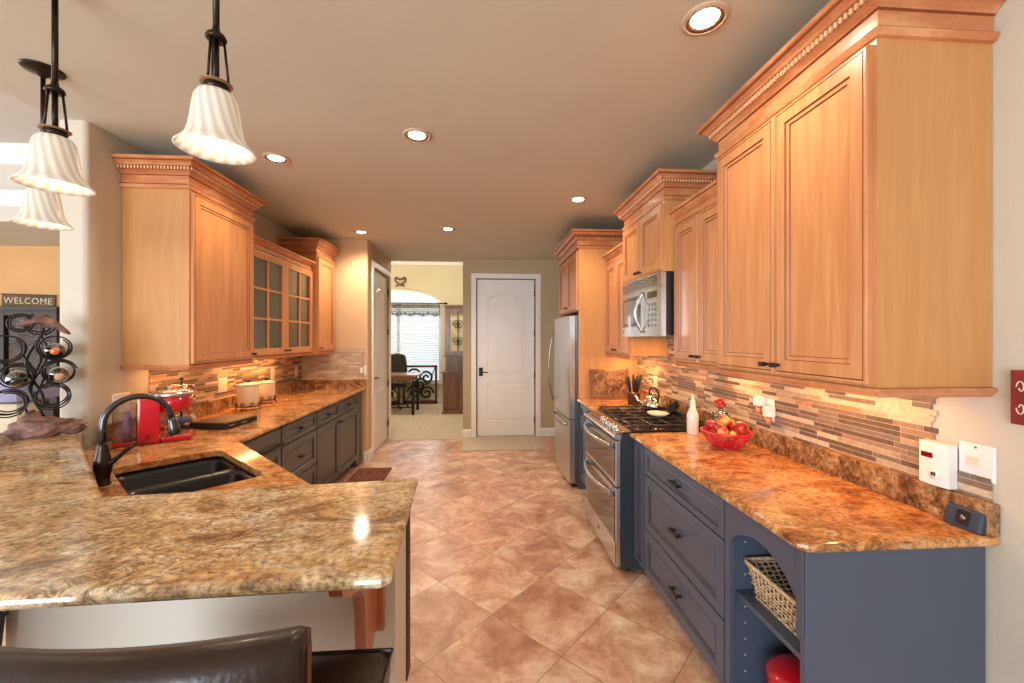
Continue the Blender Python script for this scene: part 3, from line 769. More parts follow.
# base cabinets: right ---------------------------------------------------
def drawer(par, xf, side, y0, y1, z0, z1, mats, rings=BR_, hl=.09, name='drawer', hy=None, hz=None):
    d = MB()
    if side < 0: d.panel((xf, y1, z0), (0, -1, 0), (0, 0, 1), (-1, 0, 0), y1-y0, z1-z0, rings)
    else: d.panel((xf, y0, z0), (0, 1, 0), (0, 0, 1), (1, 0, 0), y1-y0, z1-z0, rings)
    o = d.build(name, mats, par)
    if hl: pull((xf+side*(.011 if rings is not None and name == 'drawer' else .02), hy if hy else (y0+y1)/2, hz if hz else (z0+z1)/2), (side, 0, 0), o, (0, 1, 0), hl)
    return o
XF = .965
MBR = [M_BASE, M_BASEG]
def base_box(par, xf, xw, side, y0, y1, mat, kick=.1):
    c = MB(); c.box(xf-side*.0, xw, y0, y1, kick, .883); c.build('carcass', mat, par)
    c = MB(); c.box(xf-side*.07, xw, y0+.002, y1-.002, .001, kick-.001); c.build('toe_kick', mat, par)
dc = thing('drawer_base_cabinet', (1.27, 2.0, 0), 'charcoal base cabinet with three stacked drawers on the right side', 'cabinet')
base_box(dc, XF+.02, XR-.012, -1, 1.575, 2.405, M_BASE)
for z0, z1 in ((.708, .868), (.385, .700), (.112, .377)): drawer(dc, XF+.019, -1, 1.585, 2.395, z0, z1, MBR, SR_ if z1-z0 < .2 else BR_)
nc = thing('narrow_base_cabinet', (1.27, 2.5, 0), 'narrow charcoal pull-out cabinet between the drawers and the range', 'cabinet')
base_box(nc, XF+.02, XR-.012, -1, 2.409, 2.575, M_BASE)
drawer(nc, XF+.019, -1, 2.414, 2.57, .112, .868, MBR, SR_, 0, 'door')
fc = thing('corner_base_cabinet', (1.27, 3.7, 0), 'charcoal base cabinet between the range and refrigerator', 'cabinet')
base_box(fc, XF+.02, XR-.012, -1, 3.375, 4.054, M_BASE)
drawer(fc, XF+.019, -1, 3.385, 4.045, .72, .868, MBR, SR_)
drawer(fc, XF+.019, -1, 3.385, 3.712, .112, .71, MBR, BR_, 0, 'door'); drawer(fc, XF+.019, -1, 3.718, 4.045, .112, .71, MBR, BR_, 0, 'door')
# open shelf end cabinet
oc = thing('open_shelf_cabinet', (1.27, 1.37, 0), 'blue grey open-shelf end cabinet with arched valance at the near end', 'cabinet')
y0, y1 = 1.165, 1.571; xf, xw = XF, XR-.012
c = MB(); c.box(xf+.0, xw, y0, y0+.02, .001, .883, bev=.002); c.build('end_panel', M_BASE, oc)
c = MB(); c.box(xf+.02, xw, y1-.018, y1, .1, .883); c.build('side_panel', M_BASE, oc)
c = MB(); c.box(xw-.015, xw, y0+.021, y1-.019, .1, .883); c.build('back_panel', M_BASE, oc)
c = MB(); c.box(xf+.02, xw-.016, y0+.021, y1-.019, .1, .12); c.box(xf+.07, xw-.016, y0+.021, y1-.001, .001, .099); c.build('bottom_panel', M_BASE, oc)
c = MB(); c.box(xf+.02, xw-.016, y0+.021, y1-.019, .865, .882); c.build('top_panel', M_BASE, oc)
c = MB(); c.box(xf+.03, xw-.017, y0+.0215, y1-.0195, .505, .525, bev=.002); c.build('shelf', M_BASE, oc)
c = MB(); ya, yb = y0-.0012, y1
pts = [(yb, .882), (ya, .882), (ya, .60), (ya+.035, .60), (ya+.035, .715)]
for i in range(15):
    t = i/14; pts.append((ya+.05+(yb-ya-.085)*t, .73+.075*math.sin(PI*t)**.75))
pts += [(yb-.03, .715), (yb-.03, .101), (yb, .101)]
c.prism([(xf-.001, p[0], p[1]) for p in pts], (.02, 0, 0)); 
c.box(xf-.008, xf-.0015, ya+.002, ya+.028, .62, .88, bev=.002)
c.build('arched_valance', M_BASE, oc)
c = MB()
for k in range(10):
    for x in (xf+.07, xf+.30):
        c.lathe((0, 0, 0), [(.003, 0), (.003, .001)], 8, M=Matrix.Translation((x, y1-.0185, .2+k*.064)) @ Matrix.Rotation(R(90), 4, 'X'), smooth=False)
c.build('shelf_pin_holes', M_IVORY, oc)
# basket on the shelf
M_WICK = plain('seagrass', srgb(206, 178, 140), .8, noise=.25, scale=60, bump=.5)
bk = thing('wicker_basket', (1.2, 1.37, .5255), 'woven seagrass tray basket on the open shelf', 'basket')
b = MB()
bz0, bz1 = .527, .655; cx, cy = 1.19, 1.372
def rect_ring(hx, hy, z, n=60, ph=0, amp=0, r=.02):
    P = []
    per = []
    cs = [(hx, -hy), (hx, hy), (-hx, hy), (-hx, -hy)]
    for k in range(4):
        a, b_ = Vector(cs[k-1]), Vector(cs[k])
        for i in range(n//4): per.append(a.lerp(b_, (i+.5)/(n//4)))
    for i, p in enumerate(per):
        q = p*(1+amp*math.sin(i*PI+ph)/max(p.length, .1))
        P.append((cx+q.x, cy+q.y, z))
    return P
nr = 8
for k in range(nr):
    t = (k+.5)/nr; z = bz0+(bz1-bz0)*t; e = .028*t
    b.tube(rect_ring(.148+e, .125+e, z, 56, ph=(PI/2 if k % 2 else -PI/2), amp=.004), .0035, 5, closed=True)
b.build('weave', M_WICK, bk)
b = MB()
cs0 = rect_ring(.148, .125, bz0, 56); cs1 = rect_ring(.176, .153, bz1, 56)
for i in range(0, 56, 1):
    j = (i+2) % 56; b.tube([cs0[i], cs1[j]], .0028, 4)
b.build('stakes', M_WICK, bk)
b = MB(); b.tube(rect_ring(.178, .155, bz1+.003, 56), .007, 6, closed=True); b.build('rim', M_WICK, bk)
b = MB(); b.box(cx-.15, cx+.15, cy-.127, cy+.127, .526, .531); b.build('base', M_WICK, bk)
rp_ = thing('red_pot', (1.14, 1.37, .1205), 'red lidded pot on the floor of the open-shelf cabinet', 'pot')
b = MB(); b.lathe((1.15, 1.37, .1205), [(.10, 0), (.118, .01), (.125, .14), (.13, .17), (.128, .175), (.05, .175)], 28); b.build('body', M_RED, rp_)
b = MB(); b.lathe((1.15, 1.37, .297), [(.132, 0), (.13, .01), (.09, .035), (.02, .048), (0, .049)], 28); lid = b.build('lid', M_RED, rp_)
b = MB(); b.lathe((1.15, 1.37, .346), [(.01, 0), (.01, .012), (.022, .02), (.02, .03), (0, .033)], 14); b.build('knob', M_RED, lid)
b = MB()
for s in (-1, 1): b.tube([(1.15-.02, 1.37+s*.125, .25), (1.15-.03, 1.37+s*.15, .255), (1.15+.03, 1.37+s*.15, .255), (1.15+.02, 1.37+s*.125, .25)], .007, 6)
b.build('handle', M_RED, rp_)

# right countertops
RC = .935
def ctop(name, poly, lab, mat, z0=.884, z1=.914, r=.012):
    c = MB(); c.slab(poly, z0, z1, r); return tag(c.build(name, mat), lab, 'countertop')
ctop('countertop', [(XR-.002, 1.135), (XR-.002, 2.568), (RC, 2.568), (RC, 1.16), (.955, 1.14), (.975, 1.135)][::-1][::-1], 'long amber granite countertop over the drawers on the right', M_GRANR)
ctop('countertop', [(XR-.002, 3.372), (XR-.002, 4.056), (RC, 4.056), (RC, 3.372)], 'short amber granite countertop between range and refrigerator', M_GRANR)
c = MB(); c.box(XR-.03, XR-.002, 1.135, 4.056, .915, 1.015, bev=.004); o = c.build('granite_upstand', M_SPL); tag(o, 'dark veined granite upstand along the right wall behind the counter', 'backsplash')
c = MB(); c.box(XR-.009, XR-.002, 1.325, 4.056, 1.0155, 1.338); c.box(XR-.009, XR-.002, 1.155, 1.325, 1.0155, 1.085); c.box(XR-.009, XR-.002, 2.608, 3.377, 1.338, 1.530)
for k in range(12):
    z = .0205*(53+k)
    if z < 1.086 or z > 1.316: continue
    c.box(XR-.009, XR-.002, 1.325-.018*((k*7) % 3)/2.0-.001, 1.3249, z+.001, z+.0195)
tag(c.build('tile_backsplash', M_MOSR), 'glass and stone strip mosaic backsplash on the right wall', 'backsplash')

# left base run ----------------------------------------------------------
XFL = -1.48; MBL = [M_BASEL, M_BASEG]
def lbase(name, y0, y1, label):
    t = thing(name, (-1.85, (y0+y1)/2, 0), label, 'cabinet'); base_box(t, XFL-.02, XL+.012, 1, y0, y1, M_BASEL); return t
b1 = lbase('dishwasher_panel_cabinet', 2.56, 3.10, 'olive charcoal panelled dishwasher beside the sink corner, bar handle')
drawer(b1, XFL-.019, 1, 2.565, 3.092, .735, .868, MBL, [(0, 0), (0, .017), (.004, .02)], 0); 
dd = drawer(b1, XFL-.019, 1, 2.565, 3.092, .112, .727, MBL, BR_, 0, 'door')
pull((XFL+.001, 2.93, .757), (1, 0, 0), dd, (0, 1, 0), .30, M_BRONZE)
b2 = lbase('drawer_base_cabinet', 3.104, 3.735, 'olive charcoal base cabinet with stacked drawers in middle of left run')
for z0, z1 in ((.725, .868), (.42, .715), (.112, .41)): drawer(b2, XFL-.019, 1, 3.112, 3.727, z0, z1, MBL, SR_ if z1-z0 < .2 else BR_, .05)
b3 = lbase('two_door_base_cabinet', 3.739, 4.925, 'olive charcoal base cabinet with drawers above two doors, left far end')
for i, (a, b_) in enumerate(((3.747, 4.277), (4.285, 4.915))):
    drawer(b3, XFL-.019, 1, a, b_, .725, .868, MBL, SR_, .05)
    dd = drawer(b3, XFL-.019, 1, a, b_, .112, .715, MBL, BR_, 0, 'door')
    knob((XFL+.001, b_-.03 if i == 0 else a+.03, .67), (1, 0, 0), dd, (0, 1, 0))
c = MB(); c.box(XL+.012, XFL-.02, 4.928, 5.137, .001, .883); c.build('end_filler', M_BASEL, b3)
# diagonal sink cabinet
S0, S1 = Vector((-1.485, 2.535, 0)), Vector((-.52, 1.58, 0))
sd = (S1-S0).normalized(); sn = Vector((-sd.y, sd.x, 0))
if sn.x < 0: sn = -sn
sc_ = thing('corner_sink_cabinet', (-1.1, 1.9, 0), 'charcoal diagonal base cabinet under the corner sink', 'cabinet')
c = MB(); c.prism([(-1.51, 2.553, .1), (-.545, 1.60, .1), (-.30, 1.545, .1), (-.30, 1.475, .1), (-1.20, 1.39, .1), (-2.16, 2.35, .1), (-2.16, 2.553, .1)], (0, 0, .55)); c.build('carcass', M_BASEL, sc_)
c = MB(); c.prism([(-1.51, 2.56-.02, .651), (-.545, 1.60, .651), (-.30, 1.545, .651), (-.30, 1.475, .651), (-.36, 1.475, .651), (-.56, 1.56, .651), (-1.53, 2.52, .651)], (0, 0, .232)); c.build('face_frame', M_BASEL, sc_)
c = MB(); c.prism([(-1.6, 2.55, .001), (-.62, 1.56, .001), (-.35, 1.49, .001), (-1.2, 1.49, .001), (-2.1, 2.5, .001)], (0, 0, .098)); c.build('toe_kick', M_BASEL, sc_)
P = Vector((-1.49, 2.533, .12))+sn*.012
for k in range(2):
    q = P + sd*(.04+k*.62); d = MB(); d.panel(q+sd*.6, -sd, (0, 0, 1), sn, .6, .74, BR_); d.build('door', MBL, sc_)
c = MB(); c.box(-.279, -.272, 1.475, 1.535, .30, .882); c.build('end_strip', M_DKWOOD, sc_)

# left countertop with diagonal sink cut-out
SB, SCc = Vector((-1.438, 2.333, 0)), Vector((-.966, 1.884, 0))
su = (SCc-SB).normalized(); sw = Vector((su.y, -su.x, 0))
if sw.x > 0: sw = -sw
SL, SW = (SCc-SB).length, .43
OUT = [(-1.45, 5.137), (-1.45, 2.53), (-.55, 1.585), (-.30, 1.53), (-.30, 1.455), (-1.229, 1.358), (-2.214, 2.345), (XL+.002, 5.137)]
OUT = OUT[::-1]  # ccw?
def ccw(p): 
    A = sum(p[i][0]*p[(i+1) % len(p)][1]-p[(i+1) % len(p)][0]*p[i][1] for i in range(len(p)))
    return p if A > 0 else p[::-1]
def counter_with_hole(outer, hole, z0, z1, rnd):
    outer = ccw(outer); hole = ccw(hole)
    bm = bmesh.new(); rings = []
    k = 5
    for i in range(k+1):
        a = -PI/2+PI*i/k; ins = rnd-rnd*math.cos(a); z = (z0+z1)/2+(z1-z0)/2*math.sin(a)
        rings.append([bm.verts.new((p[0], p[1], z)) for p in offset_poly(outer, -ins)])
    hr = [[bm.verts.new((p[0], p[1], z)) for p in hole] for z in (z0, z1)]
    for r_ in (rings, hr):
        for j in range(len(r_)-1):
            n = len(r_[j])
            for i in range(n): bm.faces.new((r_[j][i], r_[j][(i+1) % n], r_[j+1][(i+1) % n], r_[j+1][i]))
    for ro, rh in ((rings[-1], hr[1]), (rings[0], hr[0])):
        es = []
        for r_ in (ro, rh):
            for i in range(len(r_)):
                e = bm.edges.get((r_[i], r_[(i+1) % len(r_)])); es.append(e)
        bmesh.ops.triangle_fill(bm, use_beauty=True, use_dissolve=False, edges=es)
    bmesh.ops.recalc_face_normals(bm, faces=bm.faces)
    return bm
def rrect(O, U, W, a0, a1, b0, b1, r, n=5):
    pts = []
    for (ca, cb, s0) in ((a1-r, b0+r, -90), (a1-r, b1-r, 0), (a0+r, b1-r, 90), (a0+r, b0+r, 180)):
        for k in range(n+1):
            an = R(s0+90*k/n); p = O+U*(ca+r*math.cos(an))+W*(cb+r*math.sin(an)); pts.append((p.x, p.y))
    return pts
hole = rrect(SB, su, sw, 0, SL, 0, SW, .05)
bm = counter_with_hole(OUT, hole, .884, .914, .012)
me = bpy.data.meshes.new('countertop'); bm.to_mesh(me); bm.free(); me.materials.append(M_GRANR)
o = bpy.data.objects.new('countertop', me); COL.objects.link(o); tag(o, 'lower granite countertop with the sink, running along the left wall', 'countertop')
# sink: two bowls
M_SINK = plain('black_composite', (.008, .0075, .007), .3, noise=.3, scale=200)
sk = thing('kitchen_sink', (-1.35, 1.95, .69), 'black undermount double-bowl sink set diagonally in the left countertop', 'sink')
def bowl(a0, a1, b0, b1, zt, zb, par, nm):
    c = MB(); rs = [(rrect(SB, su, sw, a0, a1, b0, b1, .045), zt), (rrect(SB, su, sw, a0+.008, a1-.008, b0+.008, b1-.008, .045), zt-.02),
          (rrect(SB, su, sw, a0+.015, a1-.015, b0+.015, b1-.015, .045), zb+.03), (rrect(SB, su, sw, a0+.04, a1-.04, b0+.04, b1-.04, .04), zb)]
    n = len(rs[0][0])
    for j in range(len(rs)-1):
        for i in range(n):
            c.add([(*rs[j][0][i], rs[j][1]), (*rs[j][0][(i+1) % n], rs[j][1]), (*rs[j+1][0][(i+1) % n], rs[j+1][1]), (*rs[j+1][0][i], rs[j+1][1])], [(0,1,2,3)], smooth=True)
    c.add([(*p, rs[-1][1]) for p in rs[-1][0]], [tuple(range(n))])
    o = c.build(nm, M_SINK, par); md = o.modifiers.new('t', 'SOLIDIFY'); md.thickness = .006; md.offset = 1
    return o
c = MB()
for (a0, a1, b0, b1) in ((-.012, .004, -.012, SW+.012), (SL-.004, SL+.012, -.012, SW+.012), (.004, SL-.004, -.012, .004), (.004, SL-.004, SW-.004, SW+.012)):
    q = SB+su*a0+sw*b0; c.obox((q.x, q.y, .862), su*(a1-a0), sw*(b1-b0), (0, 0, .020))
q = SB+su*(SL*.45-.011); c.obox((q.x, q.y, .858), su*.022, sw*SW, (0, 0, .012))
c.build('rim', M_SINK, sk)
bowl(.006, SL*.45-.012, .006, SW-.006, .872, .68, sk, 'bowl'); bowl(SL*.45+.012, SL-.006, .006, SW-.006, .872, .68, sk, 'bowl')
for a in (SL*.22, SL*.73):
    q = SB+su*a+sw*SW*.5; c = MB(); c.lathe((q.x, q.y, .6805), [(.04, 0), (.042, .003), (.03, .004), (.02, .001), (0, .001)], 20); c.build('drain', M_BRONZE, sk)
# faucet
M_FAU = plain('gunmetal', (.09, .09, .095), .24, metal=.9)
fb = Vector((-1.572, 1.80, .9145)); fd = -sw
fa = thing('faucet', tuple(fb), 'dark bronze gooseneck pull-down faucet beside the corner sink', 'faucet')
c = MB(); c.lathe(fb, [(.026, 0), (.027, .006), (.022, .014), (.024, .04), (.031, .07), (.030, .095), (.022, .13), (.017, .16), (.016, .175)], 20); c.build('body', M_BRONZE, fa)
ar = [fb+Vector((0, 0, .17)), fb+Vector((0, 0, .235))]
rr = .110
for k in range(15):
    a = PI - PI*k/14*1.0
    ar.append(fb+fd*(rr+rr*math.cos(a))+Vector((0, 0, .245+rr*math.sin(a))))
ar = ar[:-1]+[fb+fd*(2*rr+.004)+Vector((0, 0, .235))]
c = MB(); c.tube(ar, .0125, 14); c.build('spout', M_FAU, fa)
c = MB(); e = ar[-1]; c.tube([e+Vector((0, 0, .012)), e+Vector((0, 0, -.005)), e+fd*.006+Vector((0, 0, -.03)), e+fd*.010+Vector((0, 0, -.06)), e+fd*.012+Vector((0, 0, -.066))], [.0135, .016, .019, .025, .022], 16); c.build('spray_head', M_FAU, fa)
c = MB(); hb = fb+Vector((0, 0, .085)); c.tube([hb, hb+su*-.0+Vector((.03, .0, .004)), hb+Vector((.05, .05, .045)), hb+Vector((.062, .075, .062))], [.012, .011, .008, .009], 10); c.build('lever', M_BRONZE, fa)

# left splash + mosaic
c = MB(); c.box(XL+.002, XL+.028, 2.51, 5.137, .915, 1.015, bev=.004); c.box(XL+.029, -1.44, 5.112, 5.138, .915, 1.015, bev=.004)
tag(c.build('granite_upstand', M_SPL), 'granite upstand along the left wall and across the far stub wall', 'backsplash')
c = MB(); c.box(XL+.002, XL+.009, 2.87, 5.137, 1.0155, 1.338); tag(c.build('tile_backsplash', M_MOSL), 'strip mosaic backsplash on the left wall under the cabinets', 'backsplash')
c = MB(); c.box(XL+.010, -1.47, 5.131, 5.138, 1.0155, 1.40); tag(c.build('tile_backsplash', M_MOSX), 'strip mosaic backsplash on the stub wall facing the camera', 'backsplash')

# raised bar ---------------------------------------------------------------
BZ = 1.02
bar = [(-1.42, .840), (-.215, .875), (-.197, .892), (-.236, 1.492), (-1.207, 1.385), (-2.150, 2.325), (-2.42, 2.36), (-3.0, 2.36), (-2.95, 2.30)]
c = MB(); c.slab(ccw(bar), BZ-.032, BZ, .015); tag(c.build('bar_countertop', M_GRAN), 'raised gold granite breakfast bar top in the foreground', 'countertop')
c = MB(); c.prism([(-1.36, 1.26, .001), (-.273, 1.28, .001), (-.273, 1.455, .001), (-1.23, 1.352, .001), (-2.235, 2.355, .001), (-2.235, 2.435, .001), (-2.37, 2.435, .001), (-2.40, 2.32, .001)], (0, 0, BZ-.034)); struct('wall_bar', c, plain('pale_wall_paint', srgb(206, 200, 188), .55, noise=.02, scale=3))
M_CORB = wood('corbel_cherry', srgb(150,84,50), srgb(168,98,62), srgb(182,114,76))
cb = thing('corbel', (-.33, 1.2, .6), 'reddish wooden corbel bracket under the right end of the bar', 'corbel')
c = MB(); c.box(-.372, -.302, 1.258, 1.279, .635, .983, bev=.003); c.build('back_plate', M_CORB, cb)
pts = [(1.257, .985), (.950, .985), (.950, .950), (.958, .930), (.975, .915), (1.0, .902), (1.04, .885), (1.08, .868), (1.105, .850), (1.122, .825), (1.132, .795), (1.138, .76), (1.142, .70), (1.145, .665), (1.158, .637), (1.175, .622), (1.19, .618), (1.205, .620), (1.22, .628), (1.235, .640), (1.257, .65)]
c = MB(); c.prism([(-.352, y, z) for y, z in pts], (.030, 0, 0)); c.build('bracket', M_CORB, cb)
M_CORB.node_tree.nodes['Mapping'].inputs['Scale'].default_value = (12, 12, 2)

# stools -------------------------------------------------------------------
M_PIPE = plain('russet_piping', srgb(96, 52, 38), .4)
def stool(loc, rz, label, zt=1.03):
    t = thing('bar_stool', loc, label, 'bar stool', None, rz)
    Mx = Matrix.Translation(loc) @ Matrix.Rotation(rz, 4, 'Z')
    # local: seat centre at origin, front +Y, back at -Y
    def T(p): return Mx @ Vector(p)
    b = MB()
    prof = [(-.028, .50), (-.034, .60), (-.034, .86), (-.036, .875), (-.030, .882), (-.040, .90), (-.048, .94), (-.044, .985), (-.028, 1.008), (0, 1.014), (.026, 1.005), (.034, .97), (.030, .90), (.026, .7), (.026, .50)]
    kz = zt/1.014; Rr = .62; hw = .290; n = 28
    vs = []
    for i in range(n+1):
        a = -1+2*i/n; x = hw*a
        edge = max(0, abs(a)-.93)/.07
        th = 1-.45*edge**2
        yb = -.17 + .055*a*a
        for (o_, z) in prof:
            zz = z*kz - .012*a*a*(1 if z > .9 else 0)
            vs.append(T((x*(1-.0*edge), yb+o_*th, zz if z > .55 else z)))
    m = len(prof); fs = []
    for i in range(n):
        for j in range(m):
            fs.append((i*m+j, i*m+(j+1) % m, (i+1)*m+(j+1) % m, (i+1)*m+j))
    fs.append(tuple(range(m))); fs.append(tuple(n*m+j for j in range(m-1, -1, -1)))
    b.add(vs, fs, smooth=True); b.build('backrest', M_LEATH, t)
    for s in (-1, 1):
        b = MB(); b.tube([T((s*.292, -.117, .52)), T((s*.292, -.117, .97*kz))], .005, 6); b.build('piping', M_PIPE, t)
    # seat with crown
    b = MB(); g = 12; vs = []; fs = []
    for i in range(g+1):
        for j in range(g+1):
            u, v = -1+2*i/g, -1+2*j/g
            zc = .790 - .035*(max(abs(u), abs(v))**4) - .0*v
            vs.append(T((.045+.325*u, -.01+.18*v, zc)))
    for i in range(g):
        for j in range(g): fs.append((i*(g+1)+j, (i+1)*(g+1)+j, (i+1)*(g+1)+j+1, i*(g+1)+j+1))
    b.add(vs, fs, smooth=True)
    P = [T((x, y, z)) for x, y, z in ((-.28,-.19,.755), (.37,-.19,.755), (.37,.17,.755), (-.28,.17,.755))]
    Q = [T((x, y, z)) for x, y, z in ((-.275,-.185,.67), (.365,-.185,.67), (.365,.165,.67), (-.275,.165,.67))]
    b.add(P+Q, [(0,1,5,4), (1,2,6,5), (2,3,7,6), (3,0,4,7), (4,5,6,7)]); b.build('seat', M_LEATH, t, fixn=True)
    b = MB(); b.tube([T(p) for p in ((-.281,-.191,.757), (.371,-.191,.757), (.371,.171,.757), (-.281,.171,.757))], .006, 6, closed=True, smooth=False); b.build('seat_piping', M_LEATH, t)
    for sx in (-1, 1):
        for sy in (-1, 1):
            b = MB(); b.tube([T((.03+sx*.27, -.01+sy*.15, .68)), T((.03+sx*.29, -.01+sy*.175, .001))], [.024, .017], 4, smooth=False); b.build('leg', M_DKWOOD, t)
    b = MB(); z = .25
    b.tube([T(p) for p in ((-.252,-.18,z), (.312,-.18,z), (.312,.15,z), (-.252,.15,z))], .011, 6, closed=True, smooth=False); b.build('footrest', M_DKWOOD, t)
    return t
stool((-.595, .845, 0), R(0), 'dark brown leather bar stool pulled up to the bar, its curved back nearest the camera', 1.03)
stool((-1.52, .86, 0), R(89), 'dark leather bar stool turned sideways and tucked under the left of the bar', .955)

# ------------------------------------------------------------------ appliances
# range
rg = thing('gas_range', (1.2, 2.97, 0), 'stainless steel slide-in double-oven gas range in the right counter', 'range')
ry0, ry1 = 2.578, 3.366; rx = .885
c = MB(); c.box(rx, XR-.035, ry0, ry1, .03, .905); c.build('body', M_APPL, rg)
for y in (ry0+.05, ry1-.05):
    for x in (rx+.06, XR-.1):
        c = MB(); c.lathe((x, y, .001), [(.02, 0), (.02, .028)], 10); c.build('foot', M_BLACK, rg)
c = MB(); c.box(rx+.062, XR-.033, ry0-.004, ry1+.004, .9155, .93, bev=.004); c.build('cooktop', plain('black_enamel', (.02, .018, .017), .12, coat=.5), rg)
# sloped control panel
c = MB(); c.prism([(rx+.06, ry0-.003, .925), (rx-.045, ry0-.003, .895), (rx-.05, ry0-.003, .885), (rx-.04, ry0-.003, .868), (rx-.001, ry0-.003, .862), (rx-.001, ry0-.003, .9145), (rx+.06, ry0-.003, .9155)], (0, ry1-ry0+.006, 0)); cp = c.build('control_panel', M_STEEL, rg)
tn = Vector((-.275, 0, .96)).normalized()
rot = Vector((0, 0, 1)).rotation_difference(tn).to_matrix().to_4x4()
for k, y in enumerate((2.66, 2.74, 2.82, 2.90, 2.98)):
    c = MB(); c.lathe((0, 0, 0), [(.022, 0), (.022, .006), (.017, .008), (.016, .03), (.012, .033), (0, .033)], 18, M=Matrix.Translation((rx-.0, y, .9095)) @ rot); c.build('knob', M_CHROME, cp)
c = MB(); c.obox((rx-.02, 3.06, .9040), (.05, 0, .0143), (0, .22, 0), (-.0005, 0, .002)); c.build('display', M_DKGLASS, cp)
def odoor(z0, z1, hz, nm):
    c = MB(); c.box(rx-.034, rx-.002, ry0+.004, ry1-.004, z0, z1, bev=.004); d = c.build(nm, M_STEEL, rg)
    c = MB(); c.box(rx-.037, rx-.0345, ry0+.03, ry1-.03, z0+.03, z1-.045, bev=.001); c.build('window', M_DKGLASS, d)
    c = MB(); n = 16
    P = [(rx-.055-.045*math.sin(PI*i/n), ry0+.06+(ry1-ry0-.12)*i/n, hz) for i in range(n+1)]
    c.tube(P, .012, 10, flat=1.3); c.build('handle', M_STEEL, d)
    for y in (ry0+.06, ry1-.06):
        c = MB(); c.box(rx-.062, rx-.0375, y-.016, y+.016, hz-.022, hz+.022, bev=.004); c.build('handle_bracket', M_STEELD, d)
odoor(.56, .855, .815, 'upper_oven_door'); odoor(.045, .548, .505, 'lower_oven_door')
c = MB(); c.box(rx-.0385, rx-.0375, ry0+.006, ry1-.006, .05, .20); c.build('drawer_skirt', M_STEEL, rg)
c = MB(); c.lathe((0,0,0), [(.016, 0), (.016, .002), (0, .002)], 16, M=Matrix.Translation((rx-.039, 2.97, .13)) @ Matrix.Rotation(R(-90), 4, 'Y')); c.build('emblem', M_STEELD, rg)
# grates and burners
M_GRATE = plain('cast_iron', (.012, .011, .011), .5, noise=.2, bump=.3)
gx0, gx1 = rx+.075, XR-.07
for k in range(3):
    a = ry0+.012+k*(ry1-ry0-.024)/3; b_ = a+(ry1-ry0-.024)/3-.006
    c = MB(); zt = .956; w = .0055
    for y in (a, b_-.011, (a+b_)/2-.0055): c.box(gx0, gx1, y, y+.011, zt-.012, zt, bev=.002)
    for i in range(5):
        x = gx0+(gx1-gx0-.011)*i/4; c.box(x, x+.011, a, b_, zt-.012, zt, bev=.002)
    for i in (1, 3):
        x = gx0+(gx1-gx0)*i/4
        for s in (-1, 1): c.tube([(x+.02*s, (a+b_)/2-.05, zt-.006), (x+.06*s, (a+b_)/2+.0, zt-.006)], .005, 4)
    for x in (gx0, gx1-.011):
        for y in (a, b_-.011): c.box(x, x+.011, y, y+.011, .9305, zt-.012)
    c.build('grate', M_GRATE, rg)
    for i in (1, 3):
        if k == 1 and i == 1: continue
        x = gx0+(gx1-gx0)*i/4; c = MB(); c.lathe((x, (a+b_)/2, .9305), [(.045, 0), (.043, .006), (.03, .008), (.032, .015), (0, .016)], 18); c.build('burner', M_GRATE, rg)

# microwave
mw = thing('microwave', (1.35, 2.99, 1.54), 'stainless over-the-range microwave under the small cabinet', 'microwave')
my0, my1, mz0, mz1 = 2.614, 3.371, 1.535, 1.962
c = MB(); c.box(1.200, XR-.012, my0, my1, mz0+.01, mz1); c.build('case', M_BLACK, mw)
n = 16; c = MB(); vs = []
def bow(t): return 1.164 - .020*math.sin(PI*t)
def bowpanel(c, ya, yb, za, zb, th=.0, mi=0, n=16, bo=0):
    for i in range(n):
        u0, u1 = ya+(yb-ya)*i/n, ya+(yb-ya)*(i+1)/n
        x0, x1 = bow((u0-my0)/(my1-my0))-bo, bow((u1-my0)/(my1-my0))-bo
        c.prism([(1.199 if not th else x0+th, u0, za), (x0, u0, za), (x1, u1, za), (1.199 if not th else x1+th, u1, za)], (0, 0, zb-za), mi)
c = MB(); bowpanel(c, my0, my1, 1.875, mz1); vg = c.build('vent_grille', M_STEEL, mw)
c = MB()
for k in range(5):
    bowpanel(c, my0+.05, my1-.02, 1.885+.014*k, 1.891+.014*k, th=.004, bo=.0015)
c.build('louvers', M_BLACK, vg)
c = MB(); bowpanel(c, my0+.235, my1, mz0, 1.872); dr = c.build('door', M_STEEL, mw)
c = MB(); bowpanel(c, my0+.30, my1-.03, mz0+.075, 1.835, th=.002, bo=.0012); c.build('window', M_DKGLASS, dr)
c = MB(); bowpanel(c, my0+.335, my1-.06, mz0+.10, 1.81, th=.002, bo=.0024); c.build('window_screen', plain('grey_screen', srgb(126, 120, 116), .15, noise=.1, coat=.6), dr)
c = MB(); bowpanel(c, my0, my0+.232, mz0, 1.872, n=6); cp = c.build('control_panel', M_STEEL, mw)
c = MB(); bowpanel(c, my0+.05, my0+.19, 1.80, 1.845, th=.002, bo=.0012, n=4); c.build('display', M_DKGLASS, cp)
c = MB()
for i in range(5):
    for j in range(3): bowpanel(c, my0+.055+j*.045, my0+.085+j*.045, 1.60+i*.036, 1.622+i*.036, th=.002, bo=.0012, n=1)
c.build('buttons', M_STEELD, cp)
c = MB(); n = 18; hy = my0+.262
P = [(1.142-.055*math.sin(PI*i/n), hy-.0*math.sin(PI*i/n), 1.565+.285*i/n) for i in range(n+1)]
c.tube(P, .012, 10); c.build('handle', M_STEEL, dr)
